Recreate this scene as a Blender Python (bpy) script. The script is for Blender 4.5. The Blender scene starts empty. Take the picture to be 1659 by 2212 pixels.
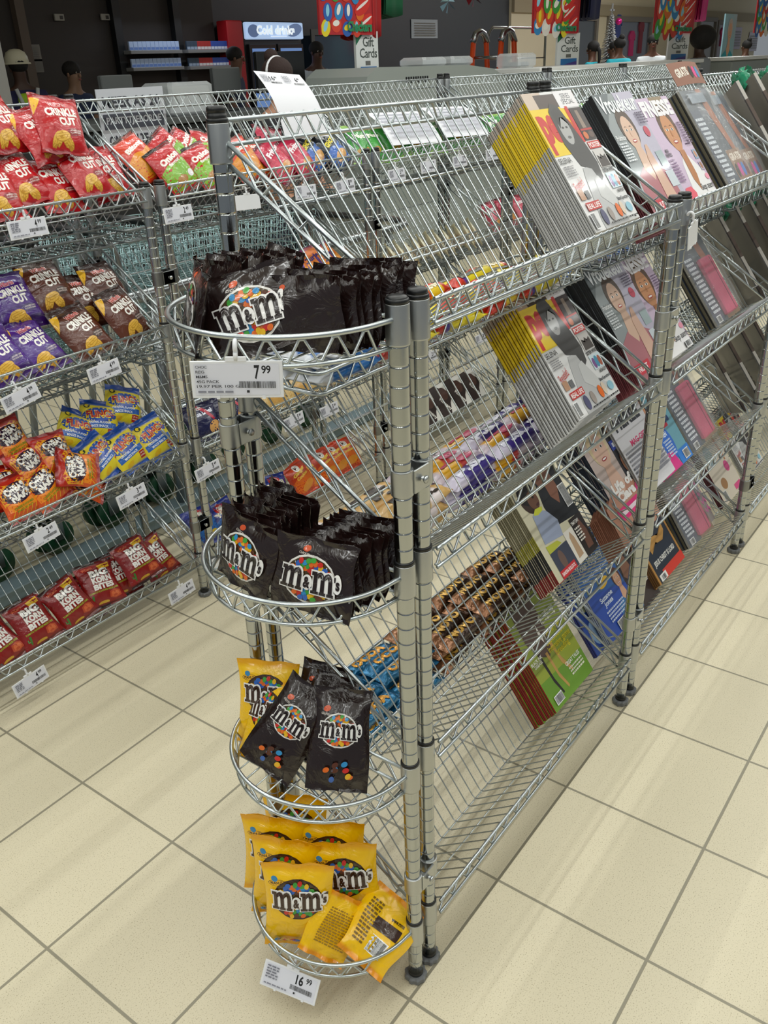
import bpy, bmesh, math, random
from math import sin, cos, pi, sqrt, radians, atan2
from mathutils import Vector, Matrix

random.seed(7)
S = bpy.context.scene
COL = bpy.context.collection

# ------------------------------------------------------------------ camera
cam_d = bpy.data.cameras.new('camera')
cam = bpy.data.objects.new('camera', cam_d); COL.objects.link(cam)
_x = Vector((0.59279112, -0.80460474, -0.03478369))
_y = Vector((0.38328669, 0.24387357, 0.89085184))
_z = Vector((-0.70830079, -0.54142118, 0.45296037))
cam.matrix_world = Matrix(((_x.x, _y.x, _z.x, -0.7945), (_x.y, _y.y, _z.y, -0.5932), (_x.z, _y.z, _z.z, 1.4682), (0, 0, 0, 1)))
cam_d.sensor_fit = 'VERTICAL'; cam_d.sensor_height = 36.0
cam_d.lens = 1899.84 / 2212 * 36.0
cam_d.clip_start = 0.02; cam_d.clip_end = 100
S.camera = cam

# ------------------------------------------------------------------ world, lights, exposure
w = bpy.data.worlds.new('world'); S.world = w; w.use_nodes = True
w.node_tree.nodes['Background'].inputs[0].default_value = (0.86, 0.93, 1.0, 1)
w.node_tree.nodes['Background'].inputs[1].default_value = 0.24
S.view_settings.view_transform = 'Standard'; S.view_settings.look = 'None'
S.view_settings.exposure = 0.0; S.view_settings.gamma = 1.0
S.view_settings.use_curve_mapping = False

LIGHT_Z = 3.3
def strip_light(y, x0, x1, power):
    ld = bpy.data.lights.new('ceiling_tube', 'AREA'); ld.shape = 'RECTANGLE'
    ld.size = x1 - x0; ld.size_y = 0.035; ld.energy = power; ld.color = (0.97, 1.0, 0.98)
    o = bpy.data.objects.new('ceiling_tube', ld); COL.objects.link(o)
    o.location = ((x0 + x1) / 2, y, LIGHT_Z)
    return o
for _yy, _pw in ((-2.6, 66), (-1.3, 72), (-0.02, 98), (1.29, 40), (2.2, 88), (3.9, 24)):
    strip_light(_yy, -4.0, 8.0, _pw)
strip_light(5.0, 11.0, 19.0, 170)

# ------------------------------------------------------------------ colour and material helpers
def lin(c):
    if isinstance(c, str):
        c = c.lstrip('#'); c = c if len(c) == 6 else ''.join(q*2 for q in c); c = tuple(int(c[i:i+2], 16) / 255 for i in (0, 2, 4))
    return tuple((v / 12.92 if v <= 0.04045 else ((v + 0.055) / 1.055) ** 2.4) for v in c[:3])
MATS = {}
def mat(name, col='#808080', rough=0.5, metal=0.0, coat=0.0, attr=False, bump=0.0, bscale=60, emit=0.0, alpha=1.0, spec=0.5):
    if name in MATS: return MATS[name]
    m = bpy.data.materials.new(name); m.use_nodes = True
    nt = m.node_tree; b = nt.nodes['Principled BSDF']
    c = lin(col)
    b.inputs['Base Color'].default_value = (*c, 1); b.inputs['Roughness'].default_value = rough
    b.inputs['Metallic'].default_value = metal; b.inputs['Coat Weight'].default_value = coat
    b.inputs['Coat Roughness'].default_value = 0.08; b.inputs['Alpha'].default_value = alpha
    b.inputs['Specular IOR Level'].default_value = spec
    if attr:
        a = nt.nodes.new('ShaderNodeAttribute'); a.attribute_name = 'Col'
        nt.links.new(a.outputs['Color'], b.inputs['Base Color'])
    if emit:
        b.inputs['Emission Strength'].default_value = emit
        if attr: nt.links.new(a.outputs['Color'], b.inputs['Emission Color'])
        else: b.inputs['Emission Color'].default_value = (*c, 1)
    if bump:
        tc = nt.nodes.new('ShaderNodeTexCoord'); n = nt.nodes.new('ShaderNodeTexNoise'); n.inputs['Scale'].default_value = bscale
        n.inputs['Detail'].default_value = 3; n.inputs['Distortion'].default_value = 1.2
        bp = nt.nodes.new('ShaderNodeBump'); bp.inputs['Strength'].default_value = bump; bp.inputs['Distance'].default_value = 0.004
        nt.links.new(tc.outputs['Object'], n.inputs['Vector']); nt.links.new(n.outputs['Fac'], bp.inputs['Height'])
        nt.links.new(bp.outputs['Normal'], b.inputs['Normal'])
        if coat: nt.links.new(bp.outputs['Normal'], b.inputs['Coat Normal'])
    MATS[name] = m; return m
chrome = mat('chrome', '#b4b8b8', 0.13, 1.0)
wirem = mat('wire_chrome', '#c3cacc', 0.30, 1.0)
brushed = mat('zinc_clamp', '#b9bcbc', 0.35, 1.0)
tealm = mat('trolley_wire', '#a9c6c9', 0.3, 0.85)
blackp = mat('black_plastic', '#121314', 0.35)
greyp = mat('grey_plastic', '#6d6f70', 0.5)
whitep = mat('white_plastic', '#e6e7ea', 0.35)
foil = mat('foil_print', rough=0.24, coat=0.42, attr=True, bump=0.85, bscale=30)
foil_soft = mat('foil_print_soft', rough=0.33, coat=0.25, attr=True, bump=0.22, bscale=30)
paper = mat('cover_print', rough=0.4, coat=0.22, attr=True)
matte = mat('matte_print', rough=0.65, attr=True)
glowp = mat('lit_print', rough=0.4, attr=True, emit=0.7)
film = mat('clear_film', '#ffffff', 0.12, alpha=0.16, coat=1.0, bump=0.9, bscale=28)

# ------------------------------------------------------------------ tagging helpers
def tag(o, label=None, cat=None, group=None, kind=None):
    if label: o['label'] = label
    if cat: o['category'] = cat
    if group: o['group'] = group
    if kind: o['kind'] = kind
    return o
def empty(name, loc=(0, 0, 0), rz=0.0, label=None, cat=None, group=None):
    o = bpy.data.objects.new(name, None); COL.objects.link(o); o.empty_display_size = 0.05
    o.location = loc; o.rotation_euler = (0, 0, rz)
    return tag(o, label, cat, group)
def copy_tree(o, parent=None):
    c = o.copy(); COL.objects.link(c); c.parent = parent
    if parent is not None: c.matrix_parent_inverse = o.matrix_parent_inverse.copy()
    for ch in list(o.children): copy_tree(ch, c)
    return c
ORD = ['first', 'second', 'third', 'fourth', 'fifth', 'sixth', 'seventh', 'eighth', 'ninth', 'tenth', 'eleventh', 'twelfth']

# ------------------------------------------------------------------ mesh builder
class MB:
    def __init__(s): s.v = []; s.f = []; s.m = []; s.c = []; s.mats = []; s.sm = []
    def mi(s, m):
        if m not in s.mats: s.mats.append(m)
        return s.mats.index(m)
    def add(s, vs, fs, m, col='#ffffff', smooth=True):
        b = len(s.v); k = s.mi(m); s.v += [tuple(v) for v in vs]
        c = lin(col) if isinstance(col, str) else None
        s.c += [c] * len(vs) if c else [lin(q) for q in col]
        for f in fs: s.f.append(tuple(i + b for i in f)); s.m.append(k); s.sm.append(smooth)
    def box(s, a, b, m, col='#ffffff', bevel=0):
        (x0, y0, z0), (x1, y1, z1) = a, b
        if not bevel:
            vs = [(x0,y0,z0),(x1,y0,z0),(x1,y1,z0),(x0,y1,z0),(x0,y0,z1),(x1,y0,z1),(x1,y1,z1),(x0,y1,z1)]
            s.add(vs, [(0,3,2,1),(4,5,6,7),(0,1,5,4),(1,2,6,5),(2,3,7,6),(3,0,4,7)], m, col, False)
        else:
            e = bevel; pts = []
            for zz, ins in ((z0, e), (z0 + e, 0), (z1 - e, 0), (z1, e)):
                X0, X1, Y0, Y1 = x0 + ins, x1 - ins, y0 + ins, y1 - ins
                pts += [(X0+e,Y0,zz),(X1-e,Y0,zz),(X1,Y0+e,zz),(X1,Y1-e,zz),(X1-e,Y1,zz),(X0+e,Y1,zz),(X0,Y1-e,zz),(X0,Y0+e,zz)]
            fs = [tuple(range(7, -1, -1)), tuple(range(24, 32))]
            for r in range(3):
                for i in range(8): j = (i + 1) % 8; fs.append((r*8+i, r*8+j, r*8+8+j, r*8+8+i))
            s.add(pts, fs, m, col, False)
    def tube(s, path, r, m=None, n=6, closed=False, col='#ffffff', caps=True):
        m = m or wirem; P = [Vector(p) for p in path]; L = len(P)
        tang = []
        for i in range(L):
            if closed: t = (P[(i+1) % L] - P[i]).normalized() + (P[i] - P[i-1]).normalized()
            elif i == 0: t = P[1] - P[0]
            elif i == L - 1: t = P[-1] - P[-2]
            else: t = (P[i+1] - P[i]).normalized() + (P[i] - P[i-1]).normalized()
            tang.append(t.normalized() if t.length > 1e-9 else Vector((0, 0, 1)))
        t0 = tang[0]; a = Vector((0, 0, 1)) if abs(t0.z) < 0.9 else Vector((1, 0, 0))
        u = t0.cross(a).normalized(); vs = []
        for i in range(L):
            t = tang[i]; u = (u - t * u.dot(t)).normalized(); w_ = t.cross(u)
            rr = r[i] if isinstance(r, (list, tuple)) else r
            for k in range(n):
                an = 2 * pi * k / n; vs.append(P[i] + (u * cos(an) + w_ * sin(an)) * rr)
        fs = []
        for i in range(L if closed else L - 1):
            j = (i + 1) % L
            for k in range(n): k2 = (k + 1) % n; fs.append((i*n+k, i*n+k2, j*n+k2, j*n+k))
        if not closed and caps: fs += [tuple(range(n - 1, -1, -1)), tuple(range((L-1)*n, L*n))]
        s.add(vs, fs, m, col)
    def lathe(s, prof, m, n=20, c=(0, 0, 0), col='#ffffff', sx=1, sy=1):
        vs = []; fs = []
        for r, z in prof:
            for k in range(n): a = 2 * pi * k / n; vs.append((c[0] + r * cos(a) * sx, c[1] + r * sin(a) * sy, c[2] + z))
        for i in range(len(prof) - 1):
            for k in range(n): k2 = (k + 1) % n; fs.append((i*n+k, i*n+k2, (i+1)*n+k2, (i+1)*n+k))
        fs += [tuple(range(n - 1, -1, -1)), tuple(range((len(prof)-1)*n, len(prof)*n))]
        s.add(vs, fs, m, col)
    def ball(s, c, r, m, col='#ffffff', n=12, k=8, sx=1, sy=1, sz=1):
        prof = [(max(1e-5, r * sin(pi * i / k)), -r * sz * cos(pi * i / k)) for i in range(k + 1)]
        s.lathe(prof, m, n, c, col, sx, sy)
    def quad(s, pts, m, col='#ffffff'):
        s.add(pts, [tuple(range(len(pts)))], m, col, False)
    def mesh(s, name):
        me = bpy.data.meshes.new(name); me.from_pydata(s.v, [], s.f)
        for m in s.mats: me.materials.append(m)
        me.polygons.foreach_set('material_index', s.m); me.polygons.foreach_set('use_smooth', s.sm)
        at = me.color_attributes.new('Col', 'FLOAT_COLOR', 'POINT')
        flat = []
        for c in s.c: flat += [c[0], c[1], c[2], 1.0]
        at.data.foreach_set('color', flat)
        me.update(); return me
    def build(s, name, parent=None, loc=None):
        o = bpy.data.objects.new(name, s.mesh(name)); COL.objects.link(o)
        if parent is not None: o.parent = parent
        if loc is not None: o.location = loc
        return o
def obj(name, me, parent=None, loc=(0, 0, 0), rot=(0, 0, 0)):
    o = bpy.data.objects.new(name, me); COL.objects.link(o); o.parent = parent; o.location = loc; o.rotation_euler = rot
    return o

# ------------------------------------------------------------------ printed artwork (lettering and shapes laid on a surface)
_TX = {}
def text_tris(s, bold=0.0):
    k = (s, round(bold, 3))
    if k in _TX: return _TX[k]
    cu = bpy.data.curves.new('t', 'FONT'); cu.body = s; cu.size = 1; cu.offset = bold; cu.resolution_u = 2 if len(s) > 8 else 3
    cu.space_line = 0.82; cu.align_x = 'CENTER'; cu.space_character = 0.92 + bold * 2
    o = bpy.data.objects.new('t', cu); me = o.to_mesh(); me.calc_loop_triangles()
    V = [(v.co.x, v.co.y) for v in me.vertices]; T = [tuple(t.vertices) for t in me.loop_triangles]
    o.to_mesh_clear(); bpy.data.objects.remove(o); bpy.data.curves.remove(cu)
    if not V: V = [(0, 0), (1, 0), (0, 1)]; T = []
    x0 = min(v[0] for v in V); x1 = max(v[0] for v in V); y0 = min(v[1] for v in V); y1 = max(v[1] for v in V)
    sx = (x1 - x0) or 1; sy = (y1 - y0) or 1
    V = [((x - (x0 + x1) / 2) / sx, (y - (y0 + y1) / 2) / sy) for x, y in V]
    _TX[k] = (V, T, sx / sy); return _TX[k]
def split_tris(V, T, L):
    V = list(V); T = list(T); cache = {}; out = []; L2 = L * L
    def mid(a, b):
        k = (a, b) if a < b else (b, a)
        if k not in cache: V.append(((V[a][0] + V[b][0]) / 2, (V[a][1] + V[b][1]) / 2)); cache[k] = len(V) - 1
        return cache[k]
    st = T
    while st:
        a, b, c = st.pop()
        d = [((V[p][0]-V[q][0])**2 + (V[p][1]-V[q][1])**2, p, q, r) for p, q, r in ((a, b, c), (b, c, a), (c, a, b))]
        m, p, q, r = max(d)
        if m > L2: k = mid(p, q); st += [(p, k, r), (k, q, r)]
        else: out.append((a, b, c))
    return V, out
# item kinds: ('t',text,cx,cz,w,h,rot,col,bold)  ('e',cx,cz,rx,rz,rot,col)  ('r',x0,z0,x1,z1,col)  ('p',pts,col)
def decals(mb, F, items, m, L=None, lift=0.0004, step=0.00005):
    for n_, it in enumerate(items):
        k = it[0]
        if k == 't':
            _, s, cx, cz, w_, h_, rot, col, bold = it
            V, T, asp = text_tris(s, bold); c_, s_ = cos(radians(rot)), sin(radians(rot))
            V = [(cx + x*w_*c_ - y*h_*s_, cz + x*w_*s_ + y*h_*c_) for x, y in V]; T = list(T)
        elif k == 'e':
            _, cx, cz, rx, rz, rot, col = it; N = 18; c_, s_ = cos(radians(rot)), sin(radians(rot))
            V = [(cx, cz)] + [(cx + rx*cos(2*pi*i/N)*c_ - rz*sin(2*pi*i/N)*s_, cz + rx*cos(2*pi*i/N)*s_ + rz*sin(2*pi*i/N)*c_) for i in range(N)]
            T = [(0, i + 1, (i + 1) % N + 1) for i in range(N)]
        elif k == 'r':
            _, x0, z0, x1, z1, col = it; V = [(x0, z0), (x1, z0), (x1, z1), (x0, z1)]; T = [(0, 1, 2), (0, 2, 3)]
        else:
            _, pts, col = it; mx = sum(p[0] for p in pts) / len(pts); mz = sum(p[1] for p in pts) / len(pts)
            V = [(mx, mz)] + list(pts); N = len(pts); T = [(0, i + 1, (i + 1) % N + 1) for i in range(N)]
            ar = sum(pts[i][0]*pts[(i+1) % N][1] - pts[(i+1) % N][0]*pts[i][1] for i in range(N))
            if ar < 0: T = [(a, c, b) for a, b, c in T]
        if L: V, T = split_tris(V, T, L)
        lf = lift + step * n_
        mb.add([F(x, z, lf) for x, z in V], T, m, col, True)
def lines(x0, x1, z0, z1, n, col, seed=0):     # rows of small print
    r = random.Random(seed); out = []
    for i in range(n):
        z = z1 - (z1 - z0) * (i + 0.5) / n; h = (z1 - z0) / n * 0.28; x = x0
        while x < x1 - 0.002:
            l = min(r.uniform(0.003, 0.010), x1 - x); out.append(('r', x, z - h, x + l, z + h, col)); x += l + 0.0018
    return out
def barcode(x0, x1, z0, z1, n=22, seed=1, bg=True, col='#151515'):
    r = random.Random(seed); out = [('r', x0 - .002, z0 - .002, x1 + .002, z1 + .002, '#f4f4f4')] if bg else []
    d = (x1 - x0) / n
    for i in range(n):
        out.append(('r', x0 + i*d, z0, x0 + i*d + d * r.uniform(.3, .7), z1, col))
    return out

# ------------------------------------------------------------------ floor, walls, ceiling
def floor_material():
    m = bpy.data.materials.new('floor_tile'); m.use_nodes = True; nt = m.node_tree; N = nt.nodes; Lk = nt.links; b = N['Principled BSDF']
    g = N.new('ShaderNodeNewGeometry'); sp = N.new('ShaderNodeSeparateXYZ'); Lk.new(g.outputs['Position'], sp.inputs[0])
    def M(op, a, bb=None):
        n = N.new('ShaderNodeMath'); n.operation = op
        for i, q in enumerate((a, bb)):
            if q is None: continue
            if isinstance(q, (int, float)): n.inputs[i].default_value = q
            else: Lk.new(q, n.inputs[i])
        return n.outputs[0]
    ds = []; cells = []
    for ax in ('X', 'Y'):
        q = M('DIVIDE', sp.outputs[ax], 0.31); q = M('ADD', q, 0.5)
        fr = M('FRACT', q); d = M('ABSOLUTE', M('SUBTRACT', fr, 0.5)); ds.append(d); cells.append(M('FLOOR', M('DIVIDE', sp.outputs[ax], 0.31)))
    mn = M('MINIMUM', ds[0], ds[1])
    mr = N.new('ShaderNodeMapRange'); mr.inputs['From Min'].default_value = 0.0075; mr.inputs['From Max'].default_value = 0.0105
    Lk.new(mn, mr.inputs['Value'])
    n1 = N.new('ShaderNodeTexNoise'); n1.inputs['Scale'].default_value = 420; n1.inputs['Detail'].default_value = 2
    n2 = N.new('ShaderNodeTexNoise'); n2.inputs['Scale'].default_value = 3.0; n2.inputs['Detail'].default_value = 3
    for n_ in (n1, n2): Lk.new(g.outputs['Position'], n_.inputs['Vector'])
    wn = N.new('ShaderNodeTexWhiteNoise'); wn.noise_dimensions = '2D'; cb = N.new('ShaderNodeCombineXYZ')
    Lk.new(cells[0], cb.inputs[0]); Lk.new(cells[1], cb.inputs[1]); Lk.new(cb.outputs[0], wn.inputs['Vector'])
    cr = N.new('ShaderNodeValToRGB'); e = cr.color_ramp.elements
    e[0].position = 0.30; e[0].color = (*lin('#a89c7e'), 1); e[1].position = 0.42; e[1].color = (*lin('#d6ccb0'), 1)
    Lk.new(n1.outputs['Fac'], cr.inputs[0])
    mixa = N.new('ShaderNodeMix'); mixa.data_type = 'RGBA'; mixa.blend_type = 'MULTIPLY'; mixa.inputs[0].default_value = 1.0
    v = M('ADD', M('MULTIPLY', n2.outputs['Fac'], 0.10), M('ADD', M('MULTIPLY', wn.outputs['Value'], 0.03), 0.91))
    Lk.new(cr.outputs[0], mixa.inputs[6]); Lk.new(v, mixa.inputs[7])
    mixb = N.new('ShaderNodeMix'); mixb.data_type = 'RGBA'; mixb.inputs[6].default_value = (*lin('#8d8774'), 1)
    Lk.new(mr.outputs[0], mixb.inputs[0]); Lk.new(mixa.outputs[2], mixb.inputs[7]); Lk.new(mixb.outputs[2], b.inputs['Base Color'])
    b.inputs['Roughness'].default_value = 0.36; b.inputs['Specular IOR Level'].default_value = 0.35
    bp = N.new('ShaderNodeBump'); bp.inputs['Strength'].default_value = 0.4; bp.inputs['Distance'].default_value = 0.002
    Lk.new(mr.outputs[0], bp.inputs['Height']); Lk.new(bp.outputs[0], b.inputs['Normal'])
    return m
def struct(name, a, b, m):
    mb = MB(); mb.box(a, b, m); o = mb.build(name); o['kind'] = 'structure'; return o
struct('floor', (-5, -4, -0.1), (30, 8.4, 0.0), floor_material())
WALLM = mat('painted_wall', '#cfc5ac', 0.8, bump=0.05, bscale=20)
struct('ceiling', (-5, -4, 3.45), (30, 8.4, 3.6), mat('ceiling_paint', '#d8d6cc', 0.9))
DARKW = mat('dark_tile_wall', '#34383f', 0.45, bump=0.05, bscale=8)
struct('wall_back', (-5, 8.25, 0), (15.0, 8.4, 3.45), DARKW)
struct('wall_right', (15.0, 8.2, 0), (30, 8.4, 3.45), WALLM)
struct('trim_1', (15.0, 8.14, 2.22), (30, 8.20, 2.42), mat('band_paint', '#9b9079', 0.8))

# ------------------------------------------------------------------ wire rack parts
W = 0.875            # distance between the posts of one unit
FP, BPY = 0.018, 0.332
def post_mesh(h, name):
    mb = MB(); r = 0.0127; prof = [(r, 0.022)]; z = 0.05
    while z < h - 0.012:
        prof += [(r, z - 0.0022), (r, z - 0.0011), (r - 0.0007, z - 0.0006), (r - 0.0007, z + 0.0006), (r, z + 0.0011), (r, z + 0.0022)]; z += 0.0254
    prof.append((r, h - 0.012)); mb.lathe(prof, chrome, 20); return mb.mesh(name)
def cap_mesh():
    mb = MB(); mb.lathe([(0.0132, -0.014), (0.0132, -0.006), (0.0122, -0.005), (0.0122, -0.003), (0.0132, -0.002), (0.0126, 0.003), (0.0105, 0.0045), (1e-5, 0.0048)], blackp, 20); return mb.mesh('cap')
def foot_mesh():
    mb = MB(); n = 36; r = lambda k: 0.0205 if (k // 2) % 2 else 0.0185
    vs = []; 
    for z, s_ in ((0, 0.9), (0.003, 1), (0.011, 1), (0.014, 0.85)):
        for k in range(n): a = 2*pi*k/n; vs.append((r(k)*s_*cos(a), r(k)*s_*sin(a), z))
    fs = [(i*n+k, i*n+(k+1) % n, (i+1)*n+(k+1) % n, (i+1)*n+k) for i in range(3) for k in range(n)] + [tuple(range(n-1, -1, -1)), tuple(range(3*n, 4*n))]
    mb.add(vs, fs, greyp, '#ffffff', False); mb.lathe([(0.0118, 0.012), (0.0135, 0.0145), (0.0135, 0.020), (0.0118, 0.024)], blackp, 20); return mb.mesh('foot')
def sleeve_mesh(h=0.044):
    mb = MB(); mb.lathe([(0.0136, 0.006), (0.0149, 0.0055), (0.0150, 0.005), (0.0154, -h + .002), (0.0155, -h), (0.0138, -h - .0005)], brushed, 20)
    mb.lathe([(0.0130, 0.0055), (0.0147, 0.006), (0.0147, 0.0105), (0.0134, 0.0118)], blackp, 20); return mb.mesh('sleeve')
def wave(p0, p1, up, n, r, mb, m=wirem):
    # zigzag wire between two parallel rails: p0->p1 is the lower line, up is the offset to the upper line
    p0, p1, up = Vector(p0), Vector(p1), Vector(up); pts = []; d = (p1 - p0)
    for i in range(n * 2 + 1):
        t = i / (n * 2); c = p0 + d * t; e = d * (0.10 / (n * 2)) * 1.6
        if i % 2: pts += [c + up - e * 1.2, c + up + e * 1.2]
        else: pts += [c - e if i else c, c + e if i < n * 2 else c]
    mb.tube(pts, r, m, 6)
def clamp_mesh(sp=.045):
    mb = MB()
    for x in (0, sp):
        mb.lathe([(.0130, .018), (.0150, .018), (.0152, .0174), (.0152, .016), (.0152, -.016), (.0152, -.0174), (.0150, -.018), (.0130, -.018)], brushed, 24, (x, 0, 0))
    mb.box((.006, -.0165, -.017), (sp - .006, -.013, .017), brushed, bevel=.001); mb.box((.006, .012, -.017), (sp - .006, .0155, .017), brushed, bevel=.001)
    mb.tube([(sp / 2, -.024, .0), (sp / 2, .02, .0)], .0035, brushed, 8); mb.tube([(sp / 2, -.0245, 0), (sp / 2, -.021, 0)], .0055, brushed, 6); return mb.mesh('clamp')
CL2 = clamp_mesh(.051)
PM_F, PM_B, CAPM, FOOTM, SLM = post_mesh(1.222, 'post'), post_mesh(1.424, 'post_tall'), cap_mesh(), foot_mesh(), sleeve_mesh()
def shelf_mesh(front_extra=0.0):
    mb = MB(); x0, x1 = 0.012, W - 0.012; zb = 0.198
    mb.tube([(x0, 0, 0), (x1, 0, 0)], 0.0032, wirem, 8); mb.tube([(x0, 0, -0.030), (x1, 0, -0.030)], 0.0030, wirem, 8)
    wave((x0, 0.0035, -0.027), (x1, 0.0035, -0.027), (0, 0, 0.024), 18, 0.0021, mb)
    mb.tube([(x0, BPY, zb), (x1, BPY, zb)], 0.0032, wirem, 8); mb.tube([(x0, BPY, zb - 0.03), (x1, BPY, zb - 0.03)], 0.0030, wirem, 8)
    wave((x0, BPY + .003, zb - 0.027), (x1, BPY + .003, zb - 0.027), (0, 0, 0.024), 18, 0.0021, mb)
    for xs in (0.002, W - 0.002):
        a, b = (xs, BPY - 0.006, 0.176), (xs, 0.032, -0.018); c, d = (xs, BPY - 0.004, 0.150), (xs, 0.032, -0.046)
        mb.tube([a, b], 0.0034, wirem, 8); mb.tube([c, d], 0.0032, wirem, 8)
        wave(c, d, (0, 0.002, 0.026), 5, 0.0022, mb)
    n = 33; pan = Vector((0, .122 - .332, -.093 - .198)).normalized(); led = Vector((0, -.122, .093)).normalized(); B = Vector((0, .122, -.093))
    for i in range(n):
        x = 0.020 + i * (W - 0.040) / (n - 1); X = Vector((x, 0, 0))
        mb.tube([X + Vector((0, .336, zb + 0.004)), X + Vector((0, .330, zb - .003)), X + B - pan * 0.010, X + B - pan * 0.003 + led * 0.002, X + B + led * 0.009, X + Vector((0, 0.006, -0.002)), X + Vector((0, -0.004, 0.0045))], 0.00145, wirem, 5)
    for t in (0.36, 0.70):
        q = Vector((0, .332, zb)).lerp(B, t) + Vector((0, .0025, -.002)); mb.tube([(x0, q.y, q.z), (x1, q.y, q.z)], 0.0018, wirem, 6)
    mb.tube([(x0, B.y + .001, B.z - .003), (x1, B.y + .001, B.z - .003)], 0.0018, wirem, 6)
    mb.tube([(x0, .06, -.050), (x1, .06, -.050)], 0.0016, wirem, 6)
    return mb.mesh('slanted_shelf')
def tray_mesh():
    mb = MB(); x0, x1, y0, y1 = 0.004, W - 0.004, 0.19, 0.352
    for z, r in ((0, .003), (-.03, .003)):
        e = 0.012
        mb.tube([(x0+e, y0, z), (x1-e, y0, z), (x1-.003, y0+.003, z), (x1, y0+e, z), (x1, y1-e, z), (x1-.003, y1-.003, z), (x1-e, y1, z), (x0+e, y1, z), (x0+.003, y1-.003, z), (x0, y1-e, z), (x0, y0+e, z), (x0+.003, y0+.003, z)], r, wirem, 8, closed=True)
    wave((x0+.01, y0, -.027), (x1-.01, y0, -.027), (0, 0, .024), 17, .0021, mb); wave((x0+.01, y1, -.027), (x1-.01, y1, -.027), (0, 0, .024), 17, .0021, mb)
    for x in (x0, x1): wave((x, y0+.01, -.027), (x, y1-.01, -.027), (0, 0, .024), 3, .0021, mb)
    n = 33
    for i in range(n):
        x = .02 + i * (W - .04) / (n - 1); mb.tube([(x, y0, -.034), (x, y1, -.034)], .00145, wirem, 5)
    for y in (.23, .30): mb.tube([(x0, y, -.037), (x1, y, -.037)], .002, wirem, 6)
    return mb.mesh('rear_tray')
SHELF, TRAY = shelf_mesh(), tray_mesh()
ZT = {1: 1.212, 2: 0.863, 3: 0.513, 4: 0.150}
def make_rack():
    t = empty('wire_display_rack')
    for x in (0, W):
        for y, me, h in ((FP, PM_F, 1.222), (BPY, PM_B, 1.424)):
            p = obj('post', me, t, (x, y, 0)); obj('cap', CAPM, p, (0, 0, h)); obj('foot', FOOTM, p)
    for lv, z in ZT.items():
        s_ = obj('slanted_shelf', SHELF, t, (0, 0, z))
        for x in (0, W):
            obj('sleeve', SLM, s_, (x, FP, -0.004)); obj('sleeve', SLM, s_, (x, BPY, 0.190))
    return t
RACK0 = make_rack()
used = False
def rack(x, y, trays, label, group=None):
    global used
    o = RACK0 if not used else copy_tree(RACK0)
    used = True
    o.location = (x, y, 0); tag(o, label, 'rack', group)
    if trays:
        for z in (1.086, 0.736, 0.386): obj('rear_tray', TRAY, o, (0, 0, z))
    for yy in (FP, BPY):
        for z in (0.985, 0.243): obj('clamp', CL2, o, (W, yy, z))
    return o
M1X, M2X, M3X = 0.0889, 1.0149, 1.94
SLOTS = [('nearest', M1X), ('second nearest', M2X), ('third', M3X), ('fourth', 2.865), ('fifth', 3.79)]
for nm, x in SLOTS:
    rack(x, 0, nm in ('nearest', 'second nearest', 'third'), f'chrome wire magazine rack with slanted shelves, {nm} unit of the magazine row')
R2Y = 1.281
R2X = [-0.139, 0.785, 1.71, 2.635, 3.56, 4.485]
for nm, x in zip(('left end', 'middle', 'third', 'fourth', 'fifth', 'sixth'), R2X):
    rack(x, R2Y, True, f'chrome wire snack rack across the aisle, {nm} unit counted from the left')

# half-round end unit with four baskets
def half_basket_mesh():
    mb = MB(); cx, cy, rx, ry = 0.030, 0.175, 0.150, 0.158
    def arc(z, s_=1.0, n=40):
        pts = [(cx - rx*s_*sin(pi*i/n), cy - ry*cos(pi*i/n)*s_ if s_ != 1 else cy - ry*cos(pi*i/n), z) for i in range(n + 1)]
        return pts
    a = arc(0); a[0] = (cx + .012, .018, 0); a[-1] = (cx + .012, .332, 0)
    mb.tube([(cx + .020, .010, 0)] + a[1:-1] + [(cx + .020, .340, 0)], 0.0036, wirem, 8)
    b = arc(-.035, .965); mb.tube([(cx + .014, .018, -.035)] + b[1:-1] + [(cx + .014, .332, -.035)], 0.0032, wirem, 8)
    pts = []; n = 11
    for i in range(n * 2 + 1):
        t = pi * (0.04 + 0.92 * i / (n * 2)); s_ = .985 if i % 2 else .965; z = -.004 if i % 2 else -.031
        for dt in (-.018, .018): pts.append((cx - rx*s_*sin(t+dt), cy - ry*s_*cos(t+dt), z))
    mb.tube(pts, .0022, wirem, 6)
    mb.tube([(.0437, .02, 0), (.0437, .33, 0)], .003, wirem, 8); mb.tube([(.0437, .02, -.035), (.0437, .33, -.035)], .003, wirem, 8)
    wave((.0437, .04, -.032), (.0437, .31, -.032), (0, 0, .029), 6, .0021, mb)
    k = 13
    for i in range(k):
        y = .029 + i * .0245; q = (y - cy) / (ry * .965)
        if abs(q) < 1: mb.tube([(cx - rx*.965*sqrt(1-q*q), y, -.038), (.046, y, -.038)], .00145, wirem, 5)
    for x in (.0, -.05): 
        q = sqrt(1 - ((x - cx)/(rx*.965))**2) * ry * .965; mb.tube([(x, cy - q, -.041), (x, cy + q, -.041)], .0022, wirem, 6)
    return mb.mesh('half_round_basket')
HB = half_basket_mesh()
END = empty('half_round_end_rack', (0, 0, 0), 0, 'narrow chrome end unit with four half-round wire baskets at the near end of the row', 'rack')
EZ = (1.200, 0.845, 0.487, 0.130)
for y in (FP - .002, .330):
    p = obj('post', PM_F, END, (.0437, y, 0)); obj('cap', CAPM, p, (0, 0, 1.222)); obj('foot', FOOTM, p)
for z in EZ:
    b = obj('half_round_basket', HB, END, (0, 0, z))
    for y in (FP - .002, .330): obj('sleeve', SLM, b, (.0437, y, .012))
CL = clamp_mesh()
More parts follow.
